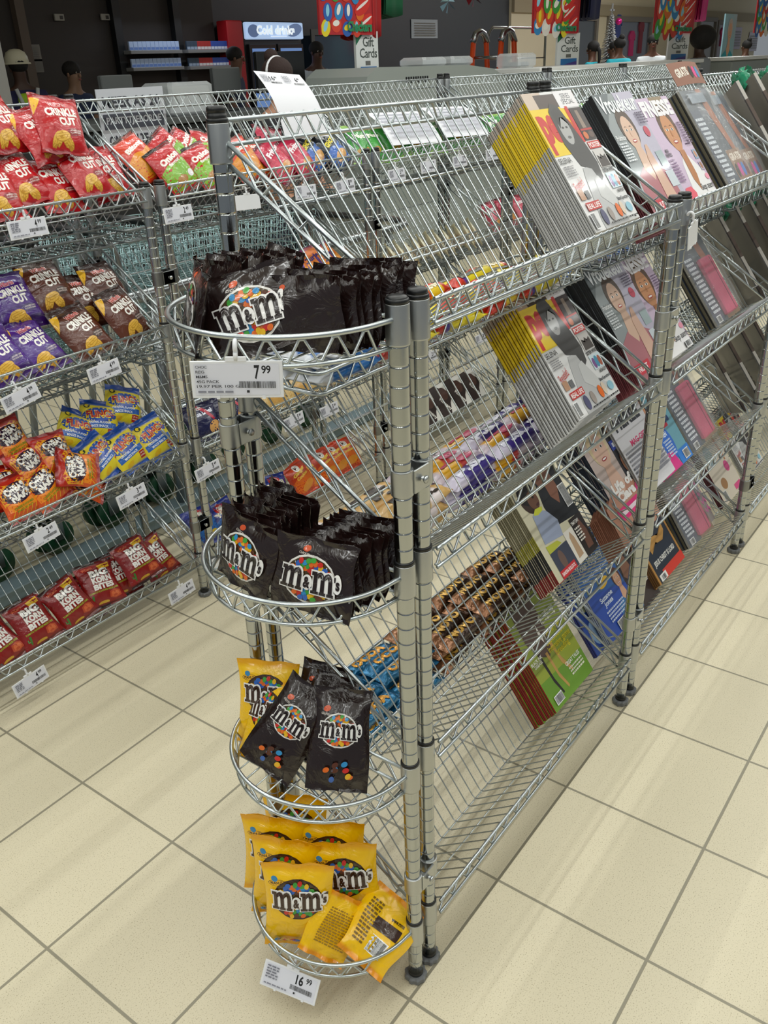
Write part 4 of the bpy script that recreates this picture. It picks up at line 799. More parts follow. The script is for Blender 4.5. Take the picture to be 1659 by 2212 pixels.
PACKC = mag_mesh('gift_pack_magazine', '#46525e', [('p', [(-.099, 0), (-.03, 0), (-.03, .22), (-.099, .22)], '#39465c'), ('p', [(.01, .275), (.045, .275), (.085, .10), (.055, .10), (.02, .20)], '#a8674a'), ('p', [(-.005, .10), (.099, .10), (.099, .0), (-.005, .0)], '#96745c'), ('t', 'GRATIS', .045, .080, .080, .022, 0, '#e8dccd', .05)]
    + [('e', .012 + i * .024, .042, .011, .020, -12, c) for i, c in enumerate(('#2c2a26', '#cf4a9a', '#3f78c8', '#6a2436'))] + lines(-.092, -.04, .03, .20, 13, '#dfe6ee', 15) + [('r', -.07, .235, .04, .262, '#7f8c9a')] + barcode(-.09, -.06, .006, .022, 14, 15), [(0, 1, '#5a5442')], t_=.010)
def wallet_mesh():
    mb = MB(); mb.box((-.035, -.016, 0), (.050, 0, .170), matte, '#c4466a', bevel=.004); mb.box((.026, -.0168, .004), (.030, -.0155, .166), matte, '#8a2c48'); return mb.mesh('pink_wallet')
def film_mesh(w_=.215, h_=.30, d_=.03):
    mb = MB(); r = random.Random(5); nx, nz = 14, 18; vs = []
    for j in range(nz + 1):
        for i in range(nx + 1):
            u, v = i / nx * 2 - 1, j / nz; q = max(0, 1 - abs(u) ** 4) * max(0, 1 - abs(2*v - 1) ** 5)
            vs.append((u * w_/2, -.003 - d_ * q ** .4 - .002 * r.random() * q, v * h_ - .008))
    mb.add(vs, [(j*(nx+1)+i, j*(nx+1)+i+1, (j+1)*(nx+1)+i+1, (j+1)*(nx+1)+i) for j in range(nz) for i in range(nx)], film); return mb.mesh('clear_wrapper')
WALLET, FILM, FILM2 = wallet_mesh(), film_mesh(), film_mesh(d_=.020)
def header_card():
    mb = MB(); F = lambda x, z, l: (x, -l - .02 * z / .05 * 0 - .010 * cos(pi * x / .26), z)
    vs = [F((i / 8 - .5) * .21, z, 0) for z in (0, .062) for i in range(9)]
    mb.add(vs, [(i, i+1, 10+i, 9+i) for i in range(8)], matte, '#8f6350'); mb.add([(v[0], v[1] + .0006, v[2]) for v in vs], [(9+i, 10+i, i+1, i) for i in range(8)], matte, '#7a5546')
    decals(mb, F, [('t', 'GRATIS', -.045, .034, .075, .024, 4, '#e6dccf', .05)] + [('e', .012 + i * .026, .032, .012, .017, -18, c) for i, c in enumerate(('#2c2a26', '#d84a86', '#4f88b8'))], matte, .02); return mb.mesh('header_card')
HEADER = header_card()

def pile(me, name, front_label, rest_label, cat, lv, x, n, t_, s0=.0, roll=0, jx=.0012, fan=0.0, off0=.004, seed=1, group=None, unit_y=0.0, gap=0.0, over=None):
    r = random.Random(seed); top = None
    for i in range(n):
        off = off0 + i * (t_ + gap) ; s_ = s0 + off * .30 + r.uniform(-.0015, .0015)
        M = panel_matrix(unit_y, lv, x + fan * (i - n + 1) + (r.uniform(-jx, jx) if i < n - 1 else 0), s_, off, roll + r.uniform(-.5, .5))
        last = i == n - 1
        o = place(me, name, M, front_label if last else rest_label, cat, None if last else (group or rest_label)); top = o
    return top
pile(PEOPLE, 'celebrity_magazine', 'front yellow and white celebrity magazine with a dark haired woman on the top shelf', 'celebrity magazine behind the front one, only its yellow and grey edge showing, top shelf', 'magazine', 1, .815, 19, .0044, seed=1, fan=.0012)
pile(PEOPLE, 'celebrity_magazine', 'front yellow and white celebrity magazine with a dark haired woman on the second shelf', 'celebrity magazine edge behind the front one on the second shelf', 'magazine', 2, .812, 13, .0044, seed=2, gap=.0015, fan=.002)
pile(CHILD, 'news_magazine', 'news magazine with a woman in black facing a small child on its cover', 'news magazine behind the one with the woman and child, edge only', 'magazine', 3, .795, 12, .0047, seed=3, fan=.001, s0=.0)
pile(FARM, 'farming_magazine', 'green farming magazine with animal legs in grass on the bottom shelf', 'farming magazine edge with red spine behind the green cover, bottom shelf', 'magazine', 4, .800, 12, .0062, seed=4, fan=.001)
pile(VROU, 'womens_magazine', 'grey womens magazine with smiling woman beside the slanted side rail, top shelf', 'dark spined womens magazine in the top shelf pile', 'magazine', 1, 1.135, 15, .0044, seed=5)
pile(FINE, 'womens_magazine', 'lilac womens magazine with large smiling face on the top shelf', 'lilac spined womens magazine under the front copy, top shelf', 'magazine', 1, 1.395, 8, .0052, seed=6, fan=.003)
pile(VROU, 'womens_magazine', 'grey womens magazine with smiling woman on the second shelf', 'dark spined womens magazine in the second shelf pile', 'magazine', 2, 1.125, 16, .0044, seed=7)
pile(FINE, 'womens_magazine', 'lilac womens magazine with large smiling face on the second shelf', 'lilac spined womens magazine under the front copy, second shelf', 'magazine', 2, 1.318, 9, .0052, seed=8)
pile(CIARA, 'celebrity_magazine', 'celebrity magazine with a blonde woman and pink strip on the third shelf', 'dark blue spined celebrity magazine in the third shelf pile', 'magazine', 3, 1.115, 14, .0047, seed=9)
pile(TEXTM, 'news_magazine', 'pale magazine covered in dark headlines on the third shelf', 'pale grey spined magazine in the third shelf pile', 'magazine', 3, 1.255, 16, .0047, seed=10, s0=.004)
pile(BLUEM, 'womens_magazine', 'light blue magazine with a round green sticker on the third shelf', 'magazine under the light blue one with the green sticker', 'magazine', 3, 1.445, 6, .0047, seed=11, off0=.020)
pile(BLUE2, 'puzzle_magazine', 'dark blue magazine partly under the side rail on the bottom shelf', 'blue magazine under the dark blue one on the bottom shelf', 'magazine', 4, 1.045 + .075, 3, .0052, seed=12, off0=.002)
pile(QUEEN, 'royal_magazine', 'blue magazine congratulating the queen on the bottom shelf', 'pale spined magazine under the blue royal one', 'magazine', 4, 1.165, 4, .0052, seed=13, off0=.022)
pile(DARKM, 'celebrity_magazine', 'dark magazine with a brown haired figure, behind the post on the bottom shelf', 'dark magazine under the one behind the post, bottom shelf', 'magazine', 4, 1.325, 4, .0052, seed=14, off0=.012)
pile(REDM, 'tabloid_magazine', 'red magazine with white writing beside the rack post, bottom shelf', 'magazine under the red one, bottom shelf', 'magazine', 4, 1.41, 2, .0052, seed=15, off0=.006)
pile(JESUS, 'hymn_magazine', 'dark blue religious magazine with gold ribbon and red strip, bottom shelf', 'gold and brown spined magazine under the dark blue religious one', 'magazine', 4, 1.492, 7, .0063, seed=16, off0=.012)
pile(ZIGM, 'craft_magazine', 'craft magazine with pink zigzag pattern on the bottom shelf', 'craft magazine under the pink zigzag one', 'magazine', 4, 1.845, 3, .0072, seed=17, off0=.004)
pile(CREAMM, 'craft_magazine', 'cream craft magazine with maroon spine on the bottom shelf of the third rack', 'maroon spined magazine under the cream craft one', 'magazine', 4, 2.14, 4, .0075, seed=18)
pile(PEOPLE, 'celebrity_magazine', 'celebrity magazine at the far end of the bottom shelf beyond the cream one', 'celebrity magazine edge at the far end of the bottom shelf', 'magazine', 4, 2.42, 4, .0044, seed=19)
def gift_pack(lv, x, off, label, wallet=True, header=False, roll=0, s0=0, n_under=2, seed=1):
    for k in range(n_under): place(PACKC, 'gift_pack_magazine', panel_matrix(0, lv, x - .004 * k, s0 + off * .3, off - .0115 * (k + 1), roll), f'wrapped magazine under the {label}'.replace(' on the top shelf', '').replace('film wrapped', 'wrapped', 1), 'magazine', f'packs under the {label}')
    o = place(PACKC, 'gift_pack_magazine', panel_matrix(0, lv, x, s0 + off * .3, off, roll), label, 'magazine')
    if wallet: obj('pink_wallet', WALLET, o, (.01, -.010, .012))
    obj('clear_wrapper', FILM if wallet else FILM2, o, (0, -.004, 0))
    if header: obj('header_card', HEADER, o, (.0, -.012, .284))
gift_pack(1, 1.66, .045, 'film wrapped grey magazine with brown header card on the top shelf', False, True)
gift_pack(1, 1.815, .030, 'film wrapped grey magazine beside the one with the header card', False, False)
gift_pack(2, 1.71, .040, 'film wrapped magazine with pink wallet on the second shelf', True)
gift_pack(3, 1.655, .040, 'film wrapped magazine with long pink wallet on the third shelf', True)
gift_pack(4, 1.735, .052, 'film wrapped magazine with crumpled pink wallet on the bottom shelf', True, False, 4)
BAGM = mag_mesh('bagged_magazine', '#8c8880', lines(-.08, .08, .02, .25, 14, '#5a564f', 16), [(0, .15, '#3c302a'), (.15, .5, '#b9b4ac'), (.5, .8, '#5a4c44'), (.8, 1, '#bdb8b0')], t_=.012)
GREENB = mat('green_bag', '#1f9a70', 0.25, alpha=.85, coat=.6, bump=.8, bscale=25)
def knot_mesh():
    mb = MB(); r = random.Random(3); nx, nz = 10, 8
    for q in range(3):
        vs = []
        for j in range(nz + 1):
            for i in range(nx + 1):
                u, v = i / nx * 2 - 1, j / nz; a = u * 1.5 + q
                vs.append((.055 * sin(a) * (1 - .4 * v) + r.uniform(-.004, .004), .030 * cos(a) * (1 - v * .3) + r.uniform(-.006, .006) - .01, v * .05 + .008 * sin(6 * u + q) + r.uniform(-.003, .003)))
        mb.add(vs, [(j*(nx+1)+i, j*(nx+1)+i+1, (j+1)*(nx+1)+i+1, (j+1)*(nx+1)+i) for j in range(nz) for i in range(nx)], GREENB)
    return mb.mesh('green_bag_top')
KNOT = knot_mesh()
for lv in (1, 2, 3):
    for k in range(11 if lv < 3 else 6):
        x = 1.99 + k * .068
        o = place(BAGM, 'bagged_magazine', panel_matrix(0, lv, x, .004, .02 + .03 * (k % 2), 0, 38), f'grey magazine bundle filed on edge on the {("top", "second", "third")[lv-1]} shelf of the third rack', 'magazine', f'grey bundles filed on edge, level {lv}')
        if (k % 4 == 1 and lv < 3): obj('green_bag_top', KNOT, o, (.0, -.01, .262))
for lv, me, nm, lab in ((1, FINE, 'womens_magazine', 'lilac magazine on the top shelf of the far racks'), (2, VROU, 'womens_magazine', 'grey magazine on the second shelf of the far racks'), (3, BLUEM, 'womens_magazine', 'light blue magazine on the third shelf of the far racks'), (4, QUEEN, 'royal_magazine', 'blue magazine on the bottom shelf of the far racks')):
    for k in range(7): place(me, nm, panel_matrix(0, lv, 2.98 + k * .24, .004, .01), lab, 'magazine', lab)

# ------------------------------------------------------------------ sweets bars lying in the rear trays
def bar_mesh(name, col, segs, txt, tcol, L=.145, r=.0155, m=None, fl=.75, seed=1):
    mb = MB(); rr = random.Random(seed); N = 22; K = 14; vs = []; cs = []
    for i in range(N + 1):
        t = i / N; x = (t - .5) * L; e = min(t, 1 - t) * L; q = min(1, max(0, (e - .010) / .008)); k = sin(q * pi / 2)
        c = col
        for a, b, sc in segs:
            if a <= t <= b: c = sc
        for j in range(K):
            a = 2 * pi * j / K; w_ = r * (1.0 if e > .010 else 1.08) * (1 + .05 * rr.uniform(-1, 1)); hh = r * fl * (k * (1 + .04 * rr.uniform(-1, 1)) + (1 - k) * .06)
            vs.append((x, cos(a) * w_, sin(a) * hh)); cs.append(c)
    fs = [(i*K+j, i*K+(j+1) % K, (i+1)*K+(j+1) % K, (i+1)*K+j) for i in range(N) for j in range(K)] + [tuple(range(K-1, -1, -1)), tuple(range(N*K, N*K+K))]
    mb.add(vs, [f[::-1] for f in fs], m or foil_soft, cs)
    def F(x, z, l): a = pi / 2 - z / r; return (x, cos(a) * -(r + l) * -1 if False else -cos(a) * (r * 1.02 + l) * -1 * -1, sin(a) * (r * fl * 1.03 + l))
    def F2(x, z, l): a = pi / 2 + z / r; return (x, cos(a) * (r * 1.03 + l) * -1, sin(a) * (r * fl * 1.05 + l))
    decals(mb, F2, [('t', txt, 0, 0, L * .62, r * 1.15, 0, tcol, .07)], m or foil_soft, .006, .0005); return mb.mesh(name)
BAR1 = bar_mesh('chew_bar', '#e8d528', [(0, .22, '#c8301c'), (.22, .30, '#4a3a9a')], 'Bar', '#26301a', seed=2)
BAR1R = bar_mesh('chew_bar', '#c22e18', [(.5, .8, '#e8c828')], 'Chew', '#f2e6c0', seed=3)
BAR1B = bar_mesh('chew_bar', '#1f6fb8', [(0, .2, '#e6e9ee')], 'Blue', '#f2f2f2', seed=4)
BAR2 = bar_mesh('cream_bar', '#d8b070', [(.55, .8, '#e4d8d8'), (.8, 1, '#d2a860')], "P.S.", '#2a2018', .165, .019, seed=5)
BAR2P = bar_mesh('purple_bar', '#35247a', [(0, .3, '#cfc8dc')], "P.S.", '#dcdcec', .165, .019, seed=6)
BAR2Y = bar_mesh('swirl_bar', '#cdbfc9', [(.12, .55, '#e0a81e'), (.5, .6, '#c43a3a'), (.85, 1, '#c9b8cc')], '96', '#b8285a', .165, .019, seed=7)
foil_m = mat('metal_foil_print', rough=.22, metal=.55, coat=.5, attr=True, bump=.8, bscale=60)
BAR3 = bar_mesh('blue_foil_bar', '#1c6f9c', [], 'OCOA', '#d89a30', .15, .017, foil_m, seed=8)
BAR3B = bar_mesh('brown_foil_bar', '#3a2418', [(0, .2, '#9a6a48')], 'NOVO', '#cfa040', .15, .017, foil_m, seed=9)
def fill_tray(z, x_unit, plan, group, dx, r_, seed, layers=3):
    rr = random.Random(seed)
    for ly in range(layers):
        for row in range(4 - (ly > 1)):
            y = .212 + row * .036 + (ly % 2) * .010 + rr.uniform(-.003, .003); x = x_unit + .085 + ly * .012
            while x < x_unit + W - .075:
                me, nm, lab = plan(x - x_unit, row, rr)
                if not (ly == layers - 1 and rr.random() < .25):
                    M = Matrix.Translation((x, y, z - .018 + ly * r_ * 1.45 + rr.uniform(0, .002))) @ Matrix.Rotation(radians(rr.uniform(-7, 7)), 4, 'Z') @ Matrix.Rotation(radians(rr.uniform(-3, 3)), 4, 'Y')
                    place(me, nm, M, lab, 'sweets bar', lab)
                x += dx + rr.uniform(-.004, .006)
def p1(x, row, r): 
    q = r.random()
    if x < .13: return BAR1B, 'chew_bar', 'blue wrapped chew bar at the near end of the upper rear tray'
    return (BAR1R, 'chew_bar', 'red wrapped chew bar in the upper rear tray') if q < .25 else (BAR1, 'chew_bar', 'yellow wrapped chew bar in the upper rear tray')
def p2(x, row, r):
    q = r.random()
    if x < .33: return BAR2, 'cream_bar', 'cream coloured sweets bar at the near end of the middle rear tray'
    return (BAR2P, 'purple_bar', 'purple wrapped sweets bar in the middle rear tray') if q < .45 else (BAR2Y, 'swirl_bar', 'white and yellow swirl wrapped bar in the middle rear tray')
def p3(x, row, r):
    return (BAR3, 'blue_foil_bar', 'shiny blue foil chocolate bar in the lower rear tray') if x < .34 else (BAR3B, 'brown_foil_bar', 'brown and gold foil chocolate bar in the lower rear tray')
fill_tray(1.086, M1X, p1, 'a', .150, .0155 * .75, 1)
fill_tray(.736, M1X, p2, 'b', .170, .019 * .75, 2)
fill_tray(.386, M1X, p3, 'c', .155, .017 * .75, 3)

# ------------------------------------------------------------------ shopping trolleys and their bay behind the snack racks
GREEN = mat('green_wheel', '#1c5438', .4)
STEEL = mat('satin_steel', '#a9aeb0', .28, 1.0)
def trolley():
    t = empty('shopping_trolley')
    mb = MB(); L0, L1, w0, w1, zb, zt = 0, .80, .25, .20, .58, .98
    def P(u, s_, v):        # u along, s_ -1..1 across, v up
        ww = w0 + (w1 - w0) * u; return (L0 + (L1 - L0) * u + .05 * v * (u - .2), s_ * (ww + .02 * v), zb + .08 * u + (zt - zb - .08 * u - .04 * u) * v)
    for k in range(0, 11):
        v = k / 10; mb.tube([P(0, -1, v), P(1, -1, v), P(1, 1, v), P(0, 1, v), P(0, -1, v)], .0018 if k % 5 else .003, tealm, 4)
    for k in range(1, 22):
        u = k / 22
        for s_ in (-1, 1): mb.tube([P(u, s_, 0), P(u, s_, 1)], .0015, tealm, 4)
        mb.tube([P(u, -1, 0), P(u, 1, 0)], .0018, tealm, 4)
    for k in range(13):
        q = -1 + k / 6; mb.tube([P(0, q, 0), P(0, q, 1)], .0016, tealm, 4); mb.tube([P(1, q, 0), P(1, q, 1)], .0016, tealm, 4); mb.tube([P(0, q, 0), P(1, q, 0)], .0018, tealm, 4)
    mb.build('wire_basket', t)
    f = MB()
    for s_ in (-1, 1): f.tube([(-.06, s_ * .26, 1.02), (.0, s_ * .26, .96), (.06, s_ * .25, .56), (.02, s_ * .24, .22), (.10, s_ * .24, .16), (.72, s_ * .19, .16), (.74, s_ * .19, .13)], .012, STEEL, 8)
    f.tube([(.05, -.24, .17), (.05, .24, .17)], .011, STEEL, 8); f.tube([(.72, -.19, .16), (.72, .19, .16)], .011, STEEL, 8); f.build('frame', t)
    h = MB(); h.tube([(-.06, -.27, 1.02), (-.06, .27, 1.02)], .014, blackp, 10); h.build('handle', t)
    for x, y in ((.05, -.23), (.05, .23), (.72, -.18), (.72, .18)):
        c = MB(); c.lathe([(.03, -.012), (.06, -.011), (.06, .011), (.03, .012)], GREEN, 20); 
        c.v = [(v[0], v[2], v[1]) for v in c.v]; c.f = [f_[::-1] for f_ in c.f]
        w_ = c.build('castor', t, (x, y, .062)); g = MB(); g.box((-.02, -.018, -.01), (.02, -.014, .085), STEEL); g.box((-.02, .014, -.01), (.02, .018, .085), STEEL); g.box((-.02, -.018, .082), (.02, .018, .088), STEEL); g.build('fork', w_)
    return t
TR0 = trolley()
for i in range(9):
    o = TR0 if i == 0 else copy_tree(TR0)
    o.location = (-.55 + i * .23, 2.16, 0); tag(o, 'shopping trolley nested in the bay behind the snack racks', 'shopping trolley', 'nested shopping trolleys')
bay = empty('trolley_bay_rail', (0, 1.80, 0), 0, 'stainless steel trolley bay rail with two horizontal tubes behind the snack racks', 'rail')
mb = MB()
for z in (.815, .385): mb.tube([(-.6, 0, z), (2.50, 0, z), (2.60, .02, z), (2.66, .07, z), (2.68, .15, z), (2.68, .75, z)], .021, STEEL, 12)
mb.build('rail_tube', bay)
for x in (-.3, 1.1, 2.45):
    mb = MB(); mb.tube([(x, 0, 0), (x, 0, .815)], .019, STEEL, 12); mb.lathe([(.05, 0), (.05, .006), (.02, .012)], STEEL, 16, (x, 0, 0)); mb.build('rail_post', bay)
mb = MB(); mb.box((-.6, -.03, .0), (2.6, .05, .045), mat('blue_grey_kerb', '#8ea3ab', .45, .3), bevel=.004); mb.build('floor_kerb', bay)

# ------------------------------------------------------------------ checkout counters, kiosk and far furniture
LG = mat('counter_grey', '#8e9591', .45); DG = mat('dark_grey_panel', '#4a4d4d', .55); DK2 = mat('near_black', '#17181a', .5); BRD = mat('dark_brown_board', '#2b2420', .6); BRL = mat('brown_strip', '#5a4d43', .6)
co = empty('checkout_counter', (4.45, 3.45, 0), 0, 'grey rounded checkout counter with black vent slots behind the racks', 'counter')
mb = MB(); pts = [(0, 0), (2.0, 0), (2.0, .6), (0, .6)]
prof = [(0, 0), (0, 1.30), (.05, 1.40), (.16, 1.455), (1.35, 1.445), (1.75, 1.41), (1.95, 1.34), (2.0, 1.2), (2.0, 0)]
vs = [(x, 0, z) for x, z in prof] + [(x, .55, z) for x, z in prof]; n_ = len(prof)
mb.add(vs, [tuple(range(n_)), tuple(range(2*n_-1, n_-1, -1))] + [(i+1, i, n_+i, n_+i+1) for i in range(n_-1)], LG, '#fff', False); mb.build('body', co)
mb = MB()
for i in range(10): mb.box((.50 + i * .03, -.004, 1.345), (.515 + i * .03, .002, 1.385), blackp)
mb.build('vent', co)
for x0, lab in ((6.9, 'grey checkout counter to the right of the rounded one'), (9.4, 'grey checkout counter beneath the second candy banner'), (12.3, 'white topped checkout counter below the third candy banner')):
    c = empty('checkout_counter', (x0, 3.4, 0), 0, lab, 'counter'); mb = MB(); mb.box((0, 0, 0), (1.7, .6, 1.36), LG, bevel=.02); mb.build('body', c); mb = MB(); mb.box((-.02, -.02, 1.36), (1.72, .62, 1.40), mat('white_top', '#e4e6e4', .4), bevel=.005); mb.build('worktop', c)
kc = empty('kiosk_counter', (1.2, 4.1, 0), 0, 'dark service counter of the kiosk behind the snack racks', 'counter'); mb = MB(); mb.box((0, 0, 0), (3.2, .6, 1.18), DK2, bevel=.01); mb.build('body', kc); mb = MB(); mb.box((-.02, -.04, 1.18), (3.22, .64, 1.22), DG, bevel=.004); mb.build('worktop', kc)
def monitor(x, y, z, w_, h_, lab, m=DG, rz=0):
    t = empty('till_monitor', (x, y, z), radians(rz), lab, 'monitor'); mb = MB(); mb.box((-w_/2, 0, .10), (w_/2, .04, .10 + h_), m, bevel=.006); mb.build('casing', t)
    mb = MB(); mb.lathe([(.09, 0), (.09, .012), (.02, .02), (.018, .13)], blackp, 14, (0, .03, 0)); mb.build('stand', t)
monitor(3.08, 4.3, 1.22, .24, .15, 'grey back of a till monitor at the left of the kiosk counter')
monitor(4.02, 4.3, 1.22, .26, .17, 'small grey till monitor beside the man at the kiosk', DG)
monitor(4.42, 4.15, 1.22, .50, .26, 'large black till monitor in front of the man in the pale shirt', blackp)
wb = empty('wrapped_till', (3.36, 4.15, 1.22), 0, 'till screen covered by a crumpled clear plastic bag', 'till'); mb = MB(); mb.box((0, 0, 0), (.34, .25, .17), mat('pale_casing', '#a9acac', .5), bevel=.01); mb.build('casing', wb)
PLB = mat('plastic_wrap', '#e9eef0', .2, alpha=.45, coat=.8, bump=1.0, bscale=14)
mb = MB(); mb.box((-.02, -.02, 0), (.36, .27, .195), PLB, bevel=.02); mb.build('plastic_cover', wb)
kb = empty('kiosk_cabinet', (0, 0, 0), 0, 'tall dark brown kiosk cabinet wall behind the counter', 'cabinet')
mb = MB(); mb.box((2.0, 8.10, 0), (7.62, 8.22, 3.3), BRD); mb.build('back_panel', kb)
for x in (4.95, 6.1, 6.94): mb = MB(); mb.box((x, 8.02, 0), (x + .10, 8.10, 3.3), BRL if x < 5 else DK2); mb.build('upright', kb)
for i, (x, z) in enumerate(((5.47, 2.01), (6.04, 2.02))): tag(obj('wall_socket', box_pack('wall_socket', .11, .06, .02, '#9a968e', [('r', .0, .012, .04, .045, '#3a3836')]), None, (x, 8.07, z - .03)), ('left' if i == 0 else 'right') + ' pale wall socket high on the brown kiosk panel', 'socket')
PK = [box_pack('cigarette_pack', .055, .085, .022, c, [('r', -.024, .004, .024, .030, d)]) for c, d in (('#b9cdf0', '#6f8fd0'), ('#b02a2a', '#e6e0e0'), ('#2f4fa8', '#dfe6f4'), ('#3a4a5c', '#9fb0c4'))]
r_ = random.Random(9)
for k, (x0, x1, z) in enumerate(((6.17, 6.90, 1.70), (6.17, 6.90, 1.535), (6.99, 7.66, 1.70), (6.99, 7.66, 1.53))):
    side = 'left' if x0 < 6.5 else 'right'; lev = 'upper' if z > 1.6 else 'lower'
    sh = MB(); sh.box((x0, 7.90, z - .035), (x1, 8.10, z), mat('shelf_edge', '#8a8a8a', .4), bevel=.003); tag(sh.build('kiosk_shelf'), f'grey metal {lev} shelf with small packs on the {side} of the kiosk wall', 'shelf')
    n = 12
    for i in range(n):
        me = PK[0] if side == 'left' else PK[1 + (0 if 2 < i < 7 else (1 if i >= 7 else 2))]
        c = 'pale blue' if side == 'left' else ('red' if 2 < i < 7 else ('blue' if i >= 7 else 'grey'))
        tag(obj('cigarette_pack', me, None, (x0 + .04 + i * (x1 - x0 - .08) / (n - 1), 7.93, z)), f'small {c} pack on the {lev} {side} kiosk shelf', 'pack', f'{c} packs on the {lev} {side} kiosk shelf')
tl = bpy.data.lights.new('kiosk_shelf_lamp', 'AREA'); tl.shape = 'RECTANGLE'; tl.size = 1.5; tl.size_y = .03; tl.energy = 5; tl.color = (.75, .85, 1); o = bpy.data.objects.new('kiosk_shelf_lamp', tl); COL.objects.link(o); o.location = (6.9, 7.75, 2.15); o.rotation_euler = (radians(-25), 0, 0)
PAPER_S = lambda w_, h_, n, c='#8f8c86': box_pack('notice', w_, h_, .003, c, lines(-w_*.4, w_*.4, h_*.1, h_*.85, n, '#6a6862', 3))
for x, z, w_, h_, y, lab, c in ((5.07, 1.62, .22, .15, 8.08, 'small pale notice on the brown kiosk panel near the left column', '#77736d'), (5.13, 1.52, .10, .12, 8.08, 'tiny notice just below the small pale one', '#6f6b65'), (12.30, 1.82, .74, .26, 8.24, 'wide grey notice on the dark tiled wall right of the fridge', '#9aa3ac'),
        (28.1, 1.52, .75, .55, 8.18, 'pale poster on the cream wall between the far doorways', '#c3bcd0'), (29.7, 1.45, .9, .5, 8.18, 'pale poster at the far right of the cream wall', '#c9c4cf')):
    tag(obj('notice', PAPER_S(w_, h_, 6, c), None, (x, y - .003, z)), lab, 'notice')
# drinks fridge
fr = empty('drinks_fridge', (7.93, 7.88, 0), 0, 'upright double door drinks fridge with lit cold drinks header', 'fridge')
mb = MB(); mb.box((0, .05, 0), (1.06, .34, 2.0), DK2, bevel=.01); mb.build('cabinet', fr)
mb = MB(); mb.box((.01, .0, 1.80), (1.05, .06, 1.985), glowp, '#a9c3e6', bevel=.01)
decals(mb, lambda x, z, l: (.53 + x, -l, 1.80 + z), [('e', .34, .10, .15, .07, 10, '#5a6f94'), ('e', -.40, .09, .10, .07, 0, '#4f6488'), ('t', 'Cold drinks', .0, .10, .70, .105, 0, '#e9f4fb', .06), ('p', [(-.1, .025), (.2, .03), (.2, .038), (-.1, .035)], '#e9f4fb')], glowp, lift=.002, step=.0005); mb.build('header_sign', fr)
for k, x in enumerate((.04, .55)):
    d = MB(); d.box((x, .0, .15), (x + .48, .05, 1.75), blackp, bevel=.006); dd = d.build('door', fr)
    g = MB(); g.box((x + .04, -.004, .20), (x + .44, .0, 1.70), glowp, '#5f7fb4')
    decals(g, lambda X, Z, l: (x + .24 + X, -.004 - l, Z), [('r', -.19, 1.44, .19, 1.46, '#b04a5a'), ('r', -.19, 1.0, .19, 1.03, '#b04a5a'), ('r', -.19, 1.28, .19, 1.30, '#8fa9d6')], glowp, lift=.001, step=.0002); g.build('glass_pane', dd)
    h = MB(); h.tube([(x + (.44 if k == 0 else .04), -.03, .8), (x + (.44 if k == 0 else .04), -.03, 1.2)], .01, STEEL, 8); h.build('door_handle', dd)
mb = MB(); mb.box((7.64, 7.90, 0), (7.90, 8.08, 2.0), mat('red_side_panel', '#a5141c', .4), bevel=.01); tag(mb.build('red_cabinet'), 'narrow dark red cabinet at the left of the drinks fridge', 'cabinet')
mb = MB(); mb.box((1.95, 4.9, 0), (2.72, 5.4, 3.45), mat('grey_column', '#8e8b84', .8)); o = mb.build('trim_2'); o['kind'] = 'structure'
mb = MB(); mb.box((9.3, 8.0, 1.1), (10.6, 8.24, 1.85), mat('dark_window_glass', '#3c4a5c', .1), bevel=.01); o = mb.build('window_1'); o['kind'] = 'structure'
mb = MB()
for a, b in (((9.25, 7.98, 1.05), (9.32, 8.0, 1.92)), ((9.32, 7.98, 1.85), (10.62, 8.0, 1.92)), ((10.6, 7.98, 1.05), (10.66, 8.0, 1.92))): mb.box(a, b, DG)
mb.build('window_frame', o)

# candy banners, gift card stands, hanging bags
def banner(x, y, z, w_, lab, rb=0):
    mb = MB(); r = random.Random(int(x * 10)); h_ = 1.1; a = []
    cols = ['#c8221e', '#2a5fb0', '#3f9a3c', '#e6d22a', '#e8e2d8', '#d6402a', '#2f86c0', '#e0701e']
    for j in range(10):
        for i in range(4):
            X = (-.46 + .19 * i + .05 * (j % 2)) * w_ + r.uniform(-.02, .02) * w_; Z = .05 + j * .105 + r.uniform(-.015, .015); q = r.uniform(0, 90); c = r.choice(cols)
            a += [('e', X + .07 * w_, Z, w_ * .092, w_ * .078, q, c), ('e', X + .07 * w_, Z + .01, w_ * .060, w_ * .030, q, r.choice(['#f2efe4', '#e6d22a', '#8fd0e6']))]
        X = w_ * r.uniform(.27, .36); Z = .08 + j * .105; a += [('e', X, Z, w_ * .16, .050, 25, '#d22a24'), ('e', X, Z + .01, w_ * .13, .010, 25, '#f2e6e0')]
    a += [('t', 'Checkers', w_ * .22, .055, w_ * .46, .07, 0, '#1f8a5a', .05), ('r', -w_/2, 0, -w_/2 + .01, h_, '#b81a1e'), ('r', w_/2 - .012, 0, w_/2, h_, '#b81a1e')]
    mb.box((-w_/2, 0, 0), (w_/2, .012, h_), matte, '#b5232a'); decals(mb, lambda X, Z, l: (X, -l, Z), a, matte, lift=.001, step=.0001)
    o = mb.build('candy_banner'); o.location = (x, y, z); tag(o, lab, 'banner'); return o
